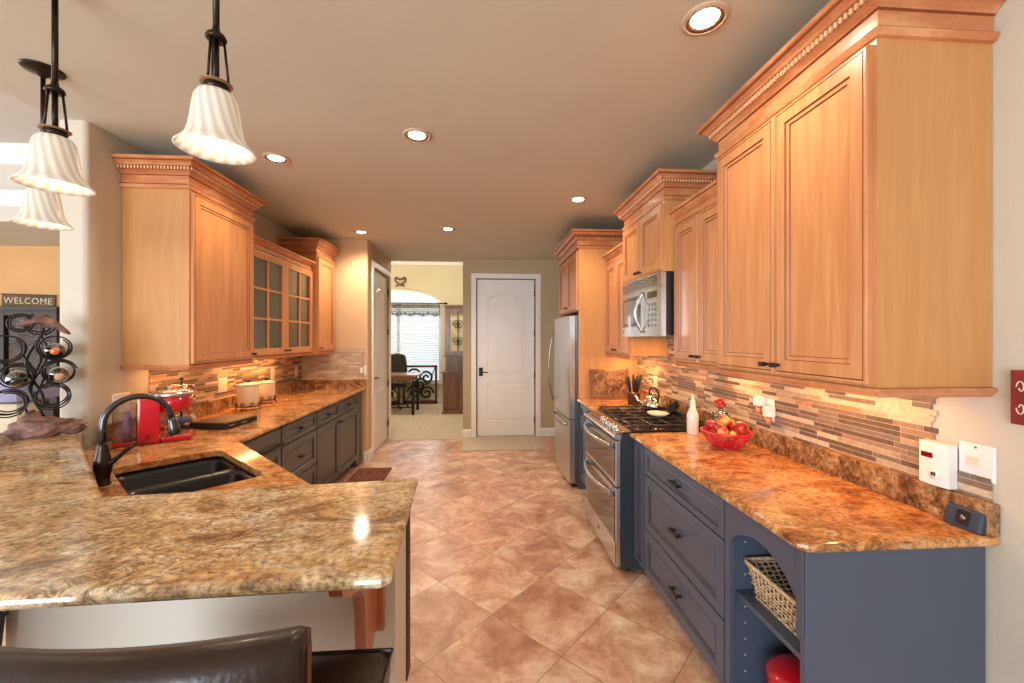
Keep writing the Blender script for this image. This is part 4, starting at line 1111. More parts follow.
c = MB(); c.lathe((0,0,0), [(.013, 0), (.013, .002), (0, .002)], 16, M=Matrix.Translation((bow(.93)-.001, my0+.705, 1.575)) @ Matrix.Rotation(R(-90), 4, 'Y')); c.build('emblem', M_STEELD, mw)

# refrigerator
fr = thing('refrigerator', (1.2, 4.55, 0), 'stainless bottom-freezer refrigerator at the far end of the right side', 'refrigerator')
fy0, fy1 = 4.095, 5.005
c = MB(); c.box(.93, XR-.03, fy0, fy1, .03, 1.755); c.build('case', M_STEELD, fr)
c = MB(); c.box(.90, XR-.05, fy0+.03, fy1-.03, .001, .029); c.build('base_grille', M_BLACK, fr)
def fdoor(z0, z1, nm):
    c = MB(); n = 18; ps = []
    for i in range(n+1):
        t = i/n; ps.append((.872-.02*math.sin(PI*t)**.6, fy0+.003+(fy1-fy0-.006)*t))
    poly = ps+[(.925, fy1-.003), (.925, fy0+.003)]
    c.prism([(p[0], p[1], z0) for p in poly], (0, 0, z1-z0)); return c.build(nm, steel('stainless_door_'+nm, ax=(120, 120, 2), rough=.3), fr)
dU = fdoor(.70, 1.75, 'upper_door'); dL = fdoor(.05, .69, 'freezer_door')
c = MB(); n = 18
c.tube([(.848-.060*math.sin(PI*i/n)**.6, fy1-.09, .78+.78*i/n) for i in range(n+1)], .013, 10); c.build('handle', M_STEELD, dU)
c = MB(); c.tube([(.852-.055*math.sin(PI*i/n)**.6, fy0+.10+(fy1-fy0-.2)*i/n, .625) for i in range(n+1)], .013, 10); c.build('handle', M_STEELD, dL)

# ------------------------------------------------------------------ counter things, right
# fruit bowl
M_LATT = plain('red_lattice_plastic', srgb(206, 24, 46), .3, coat=.4)
bx, by, bz = 1.345, 2.185, .915
fbw = thing('fruit_basket', (bx, by, bz), 'red openwork bowl holding apples on the right counter', 'basket')
c = MB(); n = 28
def bp(a, t): r_ = .060+.066*t**.7; return (bx+r_*math.cos(a), by+r_*math.sin(a), bz+.004+.085*t)
for i in range(n):
    for s in (-1, 1):
        a = 2*PI*i/n; c.tube([bp(a+s*.55*t/6, t/6) for t in range(7)], .0032, 5)
c.build('lattice', M_LATT, fbw)
c = MB(); c.tube([bp(2*PI*i/40, 1) for i in range(40)], .006, 8, closed=True); c.build('rim', M_LATT, fbw)
c = MB(); c.lathe((bx, by, bz), [(.062, 0), (.066, .004), (.06, .008), (0, .007)], 28); c.build('base', M_LATT, fbw)
def apple_mat():
    m, nt, b = newmat('apple_skin'); tc = N(nt, 'ShaderNodeTexCoord')
    mp = N(nt, 'ShaderNodeMapping'); mp.inputs['Scale'].default_value = (6, 6, 2); nt.links.new(tc.outputs['Object'], mp.inputs[0])
    oi = N(nt, 'ShaderNodeObjectInfo'); 
    ad = N(nt, 'ShaderNodeVectorMath', operation='ADD'); nt.links.new(mp.outputs[0], ad.inputs[0]); nt.links.new(oi.outputs['Location'], ad.inputs[1])
    n1 = N(nt, 'ShaderNodeTexNoise', i_Scale=3.0, i_Detail=5.0); nt.links.new(ad.outputs[0], n1.inputs['Vector'])
    r = ramp(nt, [(.44, srgb(160, 22, 26)), (.54, srgb(196, 52, 38)), (.62, srgb(218, 160, 84)), (.74, srgb(214, 190, 110))]); nt.links.new(n1.outputs['Fac'], r.inputs[0])
    nt.links.new(r.outputs[0], b.inputs['Base Color']); b.inputs['Roughness'].default_value = .25; b.inputs['Coat Weight'].default_value = .3
    return m
M_APPLE = apple_mat()
def apple(x, y, z, r, rx_, ry_, lab):
    t = thing('apple', (x, y, z), lab, 'apple', 'apples heaped in the red bowl')
    t.rotation_euler = (rx_, ry_, random.random()*6)
    b = MB(); Mt = wm(t)
    pr = []
    for i in range(15):
        a = -PI/2+PI*i/14; q = r*(1.0+.04*math.sin(a))*math.cos(a); zz = r*.9*math.sin(a)
        zz -= (.30*r*math.exp(-(q/(.28*r))**2) if a > 0 else -.16*r*math.exp(-(q/(.3*r))**2))
        pr.append((q, zz))
    b.lathe((0, 0, 0), pr, 20, M=Mt); b.build('fruit', M_APPLE, t)
    b = MB(); b.tube([Mt @ Vector((0, 0, r*.58)), Mt @ Vector((.003, 0, r*.85)), Mt @ Vector((.007, 0, r*1.02))], .0018, 6); b.build('stem', M_DKWOOD, t)
for (dx, dy, dz, r_, a, b_, l) in ((-.06, -.055, .105, .037, .9, -.7, 'yellowish red apple at the front left of the red bowl'), (-.012, -.008, .150, .036, .7, .2, 'deep red apple on top of the heap in the bowl'), (.055, -.045, .115, .038, 1.1, .9, 'largest pale yellow apple at right front of the bowl'),
        (-.008, -.080, .082, .026, 1.3, 0, 'small red apple low at the front middle of bowl'), (-.060, .040, .112, .036, .3, -.5, 'red and yellow apple at the back left of the heap'), (.045, .045, .115, .036, .2, .6, 'orange red apple at the back right of the heap'), (0, .01, .062, .036, 0, 0, 'apple at the bottom of the red bowl under the others')):
    apple(bx+dx, by+dy, bz+dz, r_, a, b_, l)
# bottle
M_BOT = plain('milky_white_plastic', srgb(226, 214, 202), .3)
sb = thing('pump_bottle', (1.32, 2.50, .915), 'tall white plastic squeeze bottle beside the cooktop', 'bottle')
c = MB(); c.lathe((1.32, 2.50, .915), [(.032, 0), (.035, .004), (.035, .12), (.031, .135), (.018, .165), (.0155, .19), (.0155, .20)], 24); c.build('body', M_BOT, sb)
c = MB(); c.lathe((1.32, 2.50, 1.1155), [(.016, 0), (.015, .012), (.007, .016), (.005, .045), (0, .046)], 18); c.build('nozzle', M_WHITE, sb)
# glass jar with red knobbed lid behind the bowl
gj = thing('glass_jar', (1.44, 2.40, .915), 'clear patterned glass jar with red ornament behind the fruit', 'jar')
c = MB(); c.lathe((1.44, 2.40, .915), [(.05, 0), (.058, .01), (.06, .11), (.05, .125), (.05, .13), (.046, .13), (.046, .12), (.054, .11), (.053, .012), (0, .01)], 24, wob=lambda a, j: 1+.02*math.cos(12*a)); c.build('jar', M_GLASS, gj)
c = MB(); c.lathe((1.44, 2.40, .928), [(.048, 0), (.05, .01), (.051, .06), (.03, .07), (0, .072)], 20, wob=lambda a, j: 1+.03*math.sin(7*a+j)); c.build('filling', plain('pale_sweets', srgb(220, 190, 150), .6, noise=.5, scale=90), gj)
c = MB(); c.lathe((1.44, 2.40, 1.0455), [(.054, 0), (.055, .008), (.035, .03), (.012, .04), (.012, .05), (0, .05)], 24); c.build('lid', M_GLASS, gj)
c = MB()
for k in range(14):
    a = k*2.4; z = 1.10+.004*k; r_ = .026*math.sin(PI*(k+1)/15)
    c.lathe((1.44+r_*math.cos(a), 2.40+r_*math.sin(a), z), [(0, -.011), (.009, -.006), (.011, 0), (.009, .006), (0, .011)], 8)
c.build('ornament', plain('red_berries', srgb(176, 34, 34), .25, noise=.3, coat=.5), gj)
# kettle
kx, ky, kz = 1.33, 3.12, .957
M_BRASS = plain('mirror_steel', (.75, .66, .55), .12, metal=1)
kt = thing('tea_kettle', (kx, ky, kz), 'shiny round steel kettle on the back of the cooktop', 'kettle')
c = MB(); c.lathe((kx, ky, kz), [(.075, 0), (.092, .01), (.10, .04), (.092, .075), (.065, .102), (.03, .112), (0, .114)], 28); c.build('body', M_BRASS, kt)
c = MB(); c.lathe((kx, ky, kz+.114), [(.03, 0), (.026, .004), (.008, .007), (.012, .02), (0, .024)], 14); c.build('lid', M_BRASS, kt)
c = MB(); c.tube([(kx-.085, ky+.02, kz+.05), (kx-.115, ky+.03, kz+.075), (kx-.135, ky+.035, kz+.115)], [.02, .014, .009], 10); c.build('spout', M_BRASS, kt)
c = MB(); c.tube([(kx+.0, ky-.075, kz+.09), (kx, ky-.10, kz+.13), (kx, ky-.05, kz+.175), (kx, ky+.03, kz+.18), (kx, ky+.085, kz+.14), (kx, ky+.07, kz+.09)], .007, 8); c.build('handle', M_BLACK, kt)
px, py = 1.39, 2.90
pp = thing('pot_holder', (px, py, .957), 'black iron scroll trivet rack standing behind the spoon rest', 'trivet')
c = MB()
for k in range(4):
    a = k*.8; c.tube([(px+.05*math.cos(t*.5+a)*(1-t/16), py+.05*math.sin(t*.5+a)*(1-t/16), .963+.010*t) for t in range(11)], .008, 6)
c.tube([(px+.055*math.cos(i*PI/8), py+.055*math.sin(i*PI/8), .962) for i in range(16)], .005, 6, closed=True); c.build('scrolls', M_IRON, pp)
c = MB(); c.lathe((1.27, 2.90, .957), [(.035, 0), (.06, .004), (.078, .022), (.075, .024), (.056, .009), (0, .006)], 24); tag(c.build('spoon_rest', M_IVORY), 'small ivory ceramic dish resting on the range grate', 'dish')
# crock with knives, leaning framed tray
cx_, cy_ = 1.37, 3.66
ck = thing('utensil_crock', (cx_, cy_, .915), 'small dark brown crock on the counter left of the range', 'crock')
c = MB(); c.lathe((cx_, cy_, .915), [(.05, 0), (.055, .004), (.06, .05), (.056, .10), (.059, .105), (.053, .106), (.05, .1), (.052, .012), (0, .01)], 24); c.build('pot', plain('brown_glaze_ceramic', srgb(72, 38, 26), .2, coat=.6), ck)
M_KN = plain('black_handle', (.016, .018, .016), .35)
for k in range(8):
    a = k*2.4+.3; l = .15+.05*random.random(); tl = .12+.2*random.random()
    b0 = Vector((cx_+.012*math.cos(a), cy_+.012*math.sin(a), .928+.001*k)); dv = Vector((math.cos(a)*tl, math.sin(a)*tl, 1)).normalized()
    kn = thing('kitchen_utensil', tuple(b0), 'black-handled utensil fanning out of the brown crock', 'utensil', 'utensils in the brown crock')
    c = MB(); c.tube([b0, b0+dv*.10], .003, 6); c.build('shaft', M_STEELD, kn)
    c = MB(); c.tube([b0+dv*.095, b0+dv*.12, b0+dv*(.10+l*.55), b0+dv*(.10+l*.8), b0+dv*(.10+l*.85)], [.005, .010, .014, .011, .004], 8, flat=.6); c.build('handle', M_KN, kn)
tr_ = thing('framed_picture', (1.25, 4.0, .915), 'brown framed picture leaning on the refrigerator side panel', 'picture')
Mt = Matrix.Translation((1.06, 3.985, .9155)) @ Matrix.Rotation(R(-10), 4, 'X')
c = MB()
for (a0, a1, b0, b1) in ((0, .40, 0, .035), (0, .40, .265, .30), (0, .035, .035, .265), (.365, .40, .035, .265)): c.box(a0, a1, 0, .018, b0, b1, M=Mt, bev=.003)
c.build('frame', wood('dull_brown_frame', srgb(96,58,36), srgb(120,76,48), srgb(136,90,60)), tr_)
c = MB(); c.box(.035, .365, .006, .012, .035, .265, M=Mt)
m, nt, b_ = newmat('faded_print'); tc = N(nt, 'ShaderNodeTexCoord'); n1 = N(nt, 'ShaderNodeTexNoise', i_Scale=14.0, i_Detail=5.0, i_Distortion=1.5); nt.links.new(tc.outputs['Object'], n1.inputs['Vector'])
r_ = ramp(nt, [(.35, srgb(60, 40, 28)), (.48, srgb(116, 78, 50)), (.56, srgb(150, 118, 80)), (.66, srgb(104, 46, 32))]); nt.links.new(n1.outputs['Fac'], r_.inputs[0]); nt.links.new(r_.outputs[0], b_.inputs['Base Color']); b_.inputs['Roughness'].default_value = .4
c.build('print', m, tr_)
# outlets and wall plates
def plate(P, U, Nn, w, h, label, kind='duplex', mat=M_WHITE, name='outlet'):
    P, U, Nn = Vector(P), Vector(U), Vector(Nn); V = Vector((0, 0, 1))
    t = thing(name, tuple(P), label, 'outlet' if 'outlet' in name else 'wall plate')
    c = MB(); c.panel(P-U*w/2-V*h/2, U, V, Nn, w, h, [(0, 0), (.0, .003), (.004, .006)]); c.build('cover_plate', mat, t)
    c = MB()
    if kind == 'duplex':
        for s in (-1, 1): c.obox(P-U*.016+V*(s*.02-.014)+Nn*.006, U*.032, V*.028, Nn*.002)
        c.build('socket', M_IVORY, t)
    elif kind == 'switch':
        c.obox(P-U*.016-V*.033+Nn*.006, U*.032, V*.066, Nn*.003); c.build('rocker', mat, t)
    elif kind == 'jack':
        c.obox(P-U*.02-V*.012+Nn*.006, U*.030, V*.026, Nn*.006); c.build('jack', M_IVORY, t)
        c = MB()
        for z in (-.045, .045): c.obox(P-U*.003+V*(z-.003)+Nn*.006, U*.006, V*.006, Nn*.001)
        c.build('screws', M_STEELD, t)
    return t
xo = XR-.0095
plate((xo, 3.61, 1.12), (0, -1, 0), (-1, 0, 0), .075, .118, 'ivory outlet in the mosaic behind the range', mat=M_IVORY)
pg = plate((xo, 2.13, 1.13), (0, -1, 0), (-1, 0, 0), .075, .118, 'white outlet in the mosaic behind the plug-in fresheners')
for (y, z, l) in ((2.175, 1.165, 'white plug-in air freshener, the farther of two on the outlet'), (2.095, 1.12, 'white plug-in air freshener with long tail, nearer of two')):
    t = thing('air_freshener', (xo-.02, y, z-.04), l, 'air freshener')
    c = MB(); c.box(xo-.05, xo-.0095, y-.024, y+.024, z-.02, z+.035, bev=.008); c.build('housing', M_WHITE, t)
    c = MB(); c.lathe((xo-.034, y, z-.062), [(.012, 0), (.015, .006), (.015, .03), (.010, .041)], 14); c.build('oil_bottle', plain('amber_oil', srgb(190, 120, 80), .1, coat=.5), t)
plate((XR-.001-.0, 1.195, 1.128), (0, -1, 0), (-1, 0, 0), .098, .112, 'square white wall plate with telephone jack on the right wall', 'jack', name='wall_plate')
# co alarm
al = thing('gas_alarm', (XR-.02, 1.305, 1.02), 'white plug-in gas alarm with dark red display at counter end', 'alarm')
c = MB(); n = 10; ps = []
for i in range(n+1):
    t = i/n; ps.append((XR-.040-.006*math.sin(PI*t), 1.243+.092*t))
c.prism([(p[0], p[1], 1.022) for p in ps]+[(XR-.0100, 1.335, 1.022), (XR-.0100, 1.243, 1.022)], (0, 0, .145)); c.build('housing', M_WHITE, al)
c = MB(); c.box(XR-.0480, XR-.044, 1.287, 1.323, 1.112, 1.130, bev=.001); c.build('display', plain('dark_red_display', srgb(120, 12, 24), .15, coat=.5), al)
c = MB(); c.lathe((0,0,0), [(.019, 0), (.018, .004), (0, .005)], 20, M=Matrix.Translation((XR-.0462, 1.281, 1.062)) @ Matrix.Rotation(R(-90), 4, 'Y')); c.build('test_button', M_WHITE, al)
c = MB()
for y in (1.277, 1.285): c.box(XR-.0530, XR-.0510, y-.0025, y+.0025, 1.056, 1.068)
c.build('button_mark', M_BLACK, al)
# blue-black device standing against the upstand
dv = thing('power_bank', (1.50, 1.225, .915), 'small rounded blue black device leaning on the upstand at counter end', 'device')
Mt = Matrix.Translation((1.515, 1.198, .9155)) @ Matrix.Rotation(R(14), 4, 'Y') @ Matrix.Rotation(R(4), 4, 'Z')
c = MB(); c.box(0, .022, -.05, .05, 0, .068, M=Mt, bev=.010); c.build('housing', plain('slate_plastic', srgb(52, 62, 78), .4), dv)
c = MB(); c.box(-.002, -.0005, -.018, .018, .012, .058, M=Mt, bev=.0005); pf = c.build('face', M_BLACK, dv)
c = MB(); c.lathe((0,0,0), [(.008, 0), (.007, .002), (0, .003)], 14, M=Mt @ Matrix.Translation((-.002, 0, .035)) @ Matrix.Rotation(R(-90), 4, 'Y')); c.build('button', M_STEELD, pf)
# red picture block on the right wall
rpz = thing('wall_sign', (XR-.02, .96, 1.35), 'dark red block sign with white flourishes on the right wall', 'sign')
c = MB(); c.box(XR-.036, XR-.001, .78, 1.088, 1.272, 1.428); c.build('block', plain('oxblood_paint', srgb(128, 38, 34), .5, noise=.15, scale=30), rpz)
c = MB()
for k in range(9):
    y = 1.065-.032*k
    for s in (-1, 1): c.tube([(XR-.0365, y+.010*math.cos(t*.55)*(1-t/18), 1.35+s*(.030+.020*math.sin(t*.55)*(1-t/18))) for t in range(12)], .0018, 5)
c.build('flourish', M_IVORY, rpz)

# ------------------------------------------------------------------ counter things, left
LX = XL+.0095
plate((LX, 3.62, 1.125), (0, 1, 0), (1, 0, 0), .12, .12, 'double cream outlet plate behind the canisters on left wall', mat=M_IVORY)
plate((LX, 4.44, 1.15), (0, 1, 0), (1, 0, 0), .07, .14, 'tall cream outlet in the mosaic at right of canisters', mat=M_IVORY)
plate((LX, 4.98, 1.13), (0, 1, 0), (1, 0, 0), .07, .115, 'cream outlet in mosaic close to the left wall inner corner', mat=M_IVORY)
plate((-1.50, 5.1385-.0, 1.13), (1, 0, 0), (0, -1, 0), .115, .115, 'white double switch plate at the end of the stub wall', 'switch', name='wall_switch')
plate((XL+.0, 2.66, 1.125), (0, 1, 0), (1, 0, 0), .12, .118, 'white outlet plate on the left wall behind coffee maker', 'duplex')
# canisters
M_CER = plain('cream_ceramic', srgb(228, 212, 188), .28, noise=.03, coat=.4)
def canister(x, y, r, h, label):
    t = thing('canister', (x, y, .915), label, 'canister')
    c = MB(); c.lathe((x, y, .950), [(r*.92, 0), (r, .008), (r, h-.012), (r*.97, h), (r*.5, h)], 28); c.build('body', M_CER, t)
    c = MB(); c.lathe((x, y, .950+h+.0005), [(r*1.05, 0), (r*1.06, .006), (r*.9, .014), (r*.25, .022), (0, .023)], 28); l = c.build('lid', M_CER, t)
    c = MB(); z = .950+h+.023; c.lathe((x, y, z), [(.01, 0), (.005, .008), (.012, .018), (0, .026)], 10)
    for s in (-1, 1):
        c.tube([(x+s*.004, y, z+.012), (x+s*.018, y, z+.018), (x+s*.024, y, z+.010)], .003, 6); c.tube([(x, y+s*.004, z+.012), (x, y+s*.018, z+.018), (x, y+s*.024, z+.010)], .003, 6)
    c.build('lid_knob', M_BRONZE, l)
    c = MB(); c.tube([(x+(r+.004)*math.cos(i*PI/12), y+(r+.004)*math.sin(i*PI/12), .950) for i in range(24)], .004, 6, closed=True)
    for k in range(8):
        a = k*PI/4; ca, sa = math.cos(a), math.sin(a); tx, ty = -sa, ca
        P = []
        for i in range(13):
            q = i/12*2*PI*1.2; rr_ = .020*(1-i/18)
            P.append((x+(r+.006)*ca+tx*rr_*math.cos(q), y+(r+.006)*sa+ty*rr_*math.cos(q), .966+rr_*math.sin(q)))
        c.tube(P, .0028, 5)
        if k % 2 == 0: c.tube([(x+r*ca, y+r*sa, .952), (x+(r+.016)*ca, y+(r+.016)*sa, .93), (x+(r+.02)*ca, y+(r+.02)*sa, .9185)], .0045, 6)
    c.build('iron_stand', M_IRON, t)
canister(-1.99, 3.60, .082, .175, 'larger cream lidded canister in a scrolled iron stand, left counter')
canister(-2.03, 3.97, .070, .155, 'smaller cream lidded canister in an iron stand, behind the larger')
# flat black device (scale)
sc2 = thing('black_media_box', (-1.85, 2.98, .915), 'flat black slim box lying on the left counter by the carousel', 'box')
Mt = Matrix.Translation((-1.80, 2.98, .916)) @ Matrix.Diagonal((.92, .72, 1, 1)) @ Matrix.Rotation(R(-8), 4, 'Z')
c = MB(); c.box(-.14, .13, -.20, .20, .004, .042, M=Mt, bev=.004); c.build('housing', plain('black_plastic', (.015, .014, .015), .3), sc2)
c = MB(); c.box(-.13, .12, -.19, .19, .0425, .0455, M=Mt, bev=.001); c.build('top_panel', plain('walnut_top', srgb(74, 48, 34), .35), sc2)
c = MB(); c.box(.1305, .132, -.15, -.09, .016, .024, M=Mt); c.box(.1305, .132, .0, .06, .016, .024, M=Mt); c.build('front_slots', M_STEEL, sc2)
# pod carousel
px, py = -2.05, 2.92
cr_ = thing('pod_carousel', (px, py, .915), 'metal coffee pod carousel with hanging pods behind the coffee maker', 'pod holder')
c = MB(); c.lathe((px, py, .9155), [(.075, 0), (.075, .006), (.01, .012), (.008, .02)], 24); c.build('base', M_BLACK, cr_)
c = MB(); c.tube([(px, py, .93), (px, py, 1.235)], .006, 8); c.lathe((px, py, 1.235), [(.006, 0), (.012, .008), (.009, .02), (0, .024)], 12); c.build('post', M_BLACK, cr_)
M_FOIL = [plain('foil_'+n_, c_, .3, noise=.25, scale=90, coat=.4) for n_, c_ in (('blue', srgb(60, 110, 170)), ('orange', srgb(214, 110, 76)), ('cream', srgb(220, 200, 170)), ('red', srgb(190, 60, 50)), ('green', srgb(80, 120, 90)))]
M_CUP = plain('pod_cup', srgb(206, 200, 196), .4)
names = ['blue', 'orange', 'cream', 'red', 'green']
for lv, z in enumerate((.965, 1.07, 1.175)):
    c = MB(); c.tube([(px+.055*math.cos(i*PI/8), py+.055*math.sin(i*PI/8), z+.028) for i in range(16)], .0025, 5, closed=True)
    for k in range(3): 
        a = k*2*PI/3; c.tube([(px, py, z+.028), (px+.055*math.cos(a), py+.055*math.sin(a), z+.028)], .002, 5)
    c.build('ring', M_CHROME, cr_)
    for k in range(6):
        a = k*PI/3+lv*.3-.9; ci = (k*2+lv*3) % 5
        P = Vector((px+.034*math.cos(a), py+.034*math.sin(a), z)); D = Vector((math.cos(a), math.sin(a), .15)).normalized()
        rq = Vector((0, 0, 1)).rotation_difference(D).to_matrix().to_4x4()
        t = thing('coffee_pod', tuple(P), names[ci]+' foil topped coffee pod on the '+('bottom', 'middle', 'top')[lv]+' tier of the carousel', 'coffee pod', 'coffee pods on the '+('bottom', 'middle', 'top')[lv]+' tier')
        c = MB(); c.lathe((0,0,0), [(.0, 0), (.017, 0), (.022, .038), (.025, .039), (.025, .041)], 16, M=Matrix.Translation(P) @ rq); c.build('cup', M_CUP, t)
        c = MB(); c.lathe((0,0,0), [(.0245, .0412), (.0245, .0424), (0, .0426)], 16, M=Matrix.Translation(P) @ rq); c.build('foil_lid', M_FOIL[ci], t)
# coffee maker
cm = thing('coffee_maker', (-1.9, 2.56, .915), 'red single-serve coffee maker with clear water tank by the faucet', 'coffee maker')
Mt = Matrix.Translation((-1.915, 2.575, .9155)) @ Matrix.Rotation(R(30), 4, 'Z')   # local +X = front (drip tray), -X... tank at -X
c = MB(); c.box(-.10, .0, -.10, .10, 0, .265, M=Mt, bev=.015); c.build('body', M_RED, cm)
c = MB(); c.box(.0005, .145, -.09, .09, 0, .03, M=Mt, bev=.012); dt = c.build('drip_tray', M_RED, cm)
c = MB()
for k in range(6): c.box(.02+.018*k, .028+.018*k, -.06, .06, .0302, .033, M=Mt)
c.build('grate', M_BLACK, dt)
pr = [(.0, 0), (.062, 0), (.078, .012), (.085, .05), (.085, .088), (.04, .088), (0, .088)]
c = MB(); c.lathe((0,0,0), pr, 30, M=Mt @ Matrix.Translation((.055, 0, .172)) @ Matrix.Diagonal((1.05, 1.15, 1, 1))); c.build('brew_head', M_RED, cm)
c = MB(); c.lathe((0,0,0), [(.09, 0), (.094, .004), (.094, .018), (.088, .026), (.06, .030), (0, .030)], 30, M=Mt @ Matrix.Translation((.05, 0, .2605)) @ Matrix.Diagonal((1.05, 1.12, 1, 1))); c.build('lid', M_STEEL, cm)
c = MB(); c.box(-.205, -.102, -.082, .082, 0, .022, M=Mt, bev=.008); c.build('tank_base', M_RED, cm)
c = MB()
for (a0, a1, b0, b1) in ((-.205, -.201, -.08, .08), (-.107, -.103, -.08, .08), (-.201, -.107, -.08, -.076), (-.201, -.107, .076, .08)): c.box(a0, a1, b0, b1, .0225, .235, M=Mt)
c.box(-.206, -.102, -.081, .081, .2355, .243, M=Mt); c.build('water_tank', glass('tank_plastic', (.93, .93, .97), .10), cm)
c = MB(); c.lathe((0,0,0), [(.022, 0), (.026, .06), (.016, .13), (.012, .16), (0, .161)], 16, M=Mt @ Matrix.Translation((-.155, 0, .023))); c.build('filter_column', plain('violet_filter', srgb(150, 80, 140), .3), cm)
c = MB(); c.tube([Mt @ Vector(p) for p in ((-.05, -.101, .05), (-.06, -.14, .03), (-.12, -.16, .02), (-.2, -.14, .004), (-.27, -.05, .004))], .0035, 6); c.build('cord', M_BLACK, cm)

# wine rack on the bar ------------------------------------------------------
wx, wy = -2.27, 2.23
M_ROCK = plain('driftwood_rock', srgb(126, 92, 82), .6, noise=.5, scale=22, bump=.9, bscale=30)
wr_ = thing('wine_rack', (wx, wy, BZ), 'wrought iron spiral wine rack on a driftwood base at far corner of the bar', 'wine rack')
from mathutils import noise as mn
rot = Matrix.Rotation(R(44), 3, 'Z')   # the rack faces the stools
def W(x, y, z): return Vector((wx, wy, BZ))+rot @ Vector((x, y, z))
def lump(c, f, seed, amp=.32, sub=4):
    bm = bmesh.new(); bmesh.ops.create_icosphere(bm, subdivisions=sub, radius=1); rv = []
    for v in bm.verts:
        p = v.co.copy(); k = 1+amp*mn.noise(p*1.8+Vector((seed, 1, 2)))+.16*mn.noise(p*4.5+Vector((0, seed, 0)))+.06*mn.noise(p*11)
        rv.append(f(p, k))
    c.add(rv, [[v.index for v in f_.verts] for f_ in bm.faces], smooth=True); bm.free()
c = MB()
lump(c, lambda p, k: W(.04+p.x*.125*k, -.01+p.y*.06*k, .046+max(-.045, p.z*.062*k*(1-.45*(p.x+.2)))), 3)
lump(c, lambda p, k: W(.13+p.x*.045*k, -.02+p.y*.035*k, .026+max(-.025, p.z*.03*k)), 5, sub=3)
lump(c, lambda p, k: W(-.01+p.x*.035*k, -.0+p.y*.03*k, .085+p.z*.055*k), 8, sub=3)
c.build('driftwood_base', M_ROCK, wr_)
c = MB()
def ringp(cx, cz, r, y, n=30, turns=1.0, a0=0, dr=0, dy=0):
    return [W(cx+(r-dr*i/n)*math.cos(a0+2*PI*turns*i/n), y+dy*i/n, cz+(r-dr*i/n)*math.sin(a0+2*PI*turns*i/n)) for i in range(n+1)]
RC_ = [(.068, .455, .064), (.082, .328, .064), (.060, .206, .066), (-.098, .450, .072), (-.058, .315, .062), (-.085, .185, .066)]
for (cx, cz, r_) in RC_:
    for y in (-.07, .06):
        c.tube(ringp(cx, cz, r_, y, n=40, turns=1.7, a0=cz*20, dr=.016, dy=.035), .0036, 6)
c.build('bottle_rings', M_IRON, wr_)
c = MB()
c.tube([W(.0+.03*math.sin(t*.55), 0, .08+.034*t) for t in range(15)], .006, 8)
c.tube([W(.015+.028*math.sin(t*.55+2.2), .01, .08+.034*t) for t in range(14)], .0045, 8)
for (cx, cz, r_) in RC_:
    s = 1 if cx > 0 else -1
    c.tube([W(0, 0, max(.05, cz-.13)), W(s*.02, 0, cz-.07), W(cx-s*r_*.8, -.02, cz-.03), W(cx-s*r_, -.05, cz+.01), W(cx-s*r_*.9, -.068, cz+.03)], .0045, 6)
    c.tube([W(cx-s*.04, -.07, cz-.052), W(cx-s*.04, .09, cz-.052)], .004, 6)
c.tube(ringp(-.045, .575, .050, -.02, turns=1.9, dr=.02), .0045, 6); c.tube(ringp(.02, .572, .058, .0, turns=1.6, a0=2, dr=.02), .0045, 6)
c.build('stem', M_IRON, wr_)
c = MB(); lump(c, lambda p, k: W(.03+p.x*.085*k, p.y*.03*k, .595+p.z*.026*k-.055*(p.x+.15)**2), 7, sub=3)
c.build('driftwood_top', M_ROCK, wr_)
M_BGL = plain('dark_green_glass', (.010, .018, .012), .08, coat=.8)
def wbottle(cx, cz, capm, capn, lab, flip=1):
    Pc = W(cx, 0, cz); axis = rot @ Vector((0, -1, 0))*flip
    rq = Vector((0, 0, 1)).rotation_difference(axis).to_matrix().to_4x4()
    t = thing('wine_bottle', tuple(Pc), lab, 'wine bottle')
    Mx = Matrix.Translation(Pc-axis*.16) @ rq
    c = MB(); c.lathe((0,0,0), [(.0, .012), (.03, 0), (.037, .006), (.0375, .18), (.034, .20), (.018, .225), (.0145, .25), (.0145, .255)], 24, M=Mx); c.build('glass_body', M_BGL, t)
    c = MB(); c.lathe((0,0,0), [(.0152, .2555), (.0155, .29), (.0175, .292), (.0175, .305), (0, .306)], 18, M=Mx); c.build('capsule', capm, t)
    c = MB(); c.lathe((0,0,0), [(.0378, .05), (.0382, .052), (.0382, .14), (.0378, .142)], 24, M=Mx, close=True); c.build('label', M_IVORY, t)
wbottle(.068, .437, plain('copper_capsule', srgb(214, 124, 66), .3, metal=.3), 'c', 'wine bottle with copper capsule in the upper right ring')
wbottle(.082, .310, plain('tan_cork', srgb(190, 150, 118), .7), 't', 'wine bottle with tan cork in the middle right ring')
wbottle(-.058, .298, plain('black_capsule', (.02, .02, .025), .2, coat=.5), 'b', 'dark wine bottle with black capsule in the left ring')

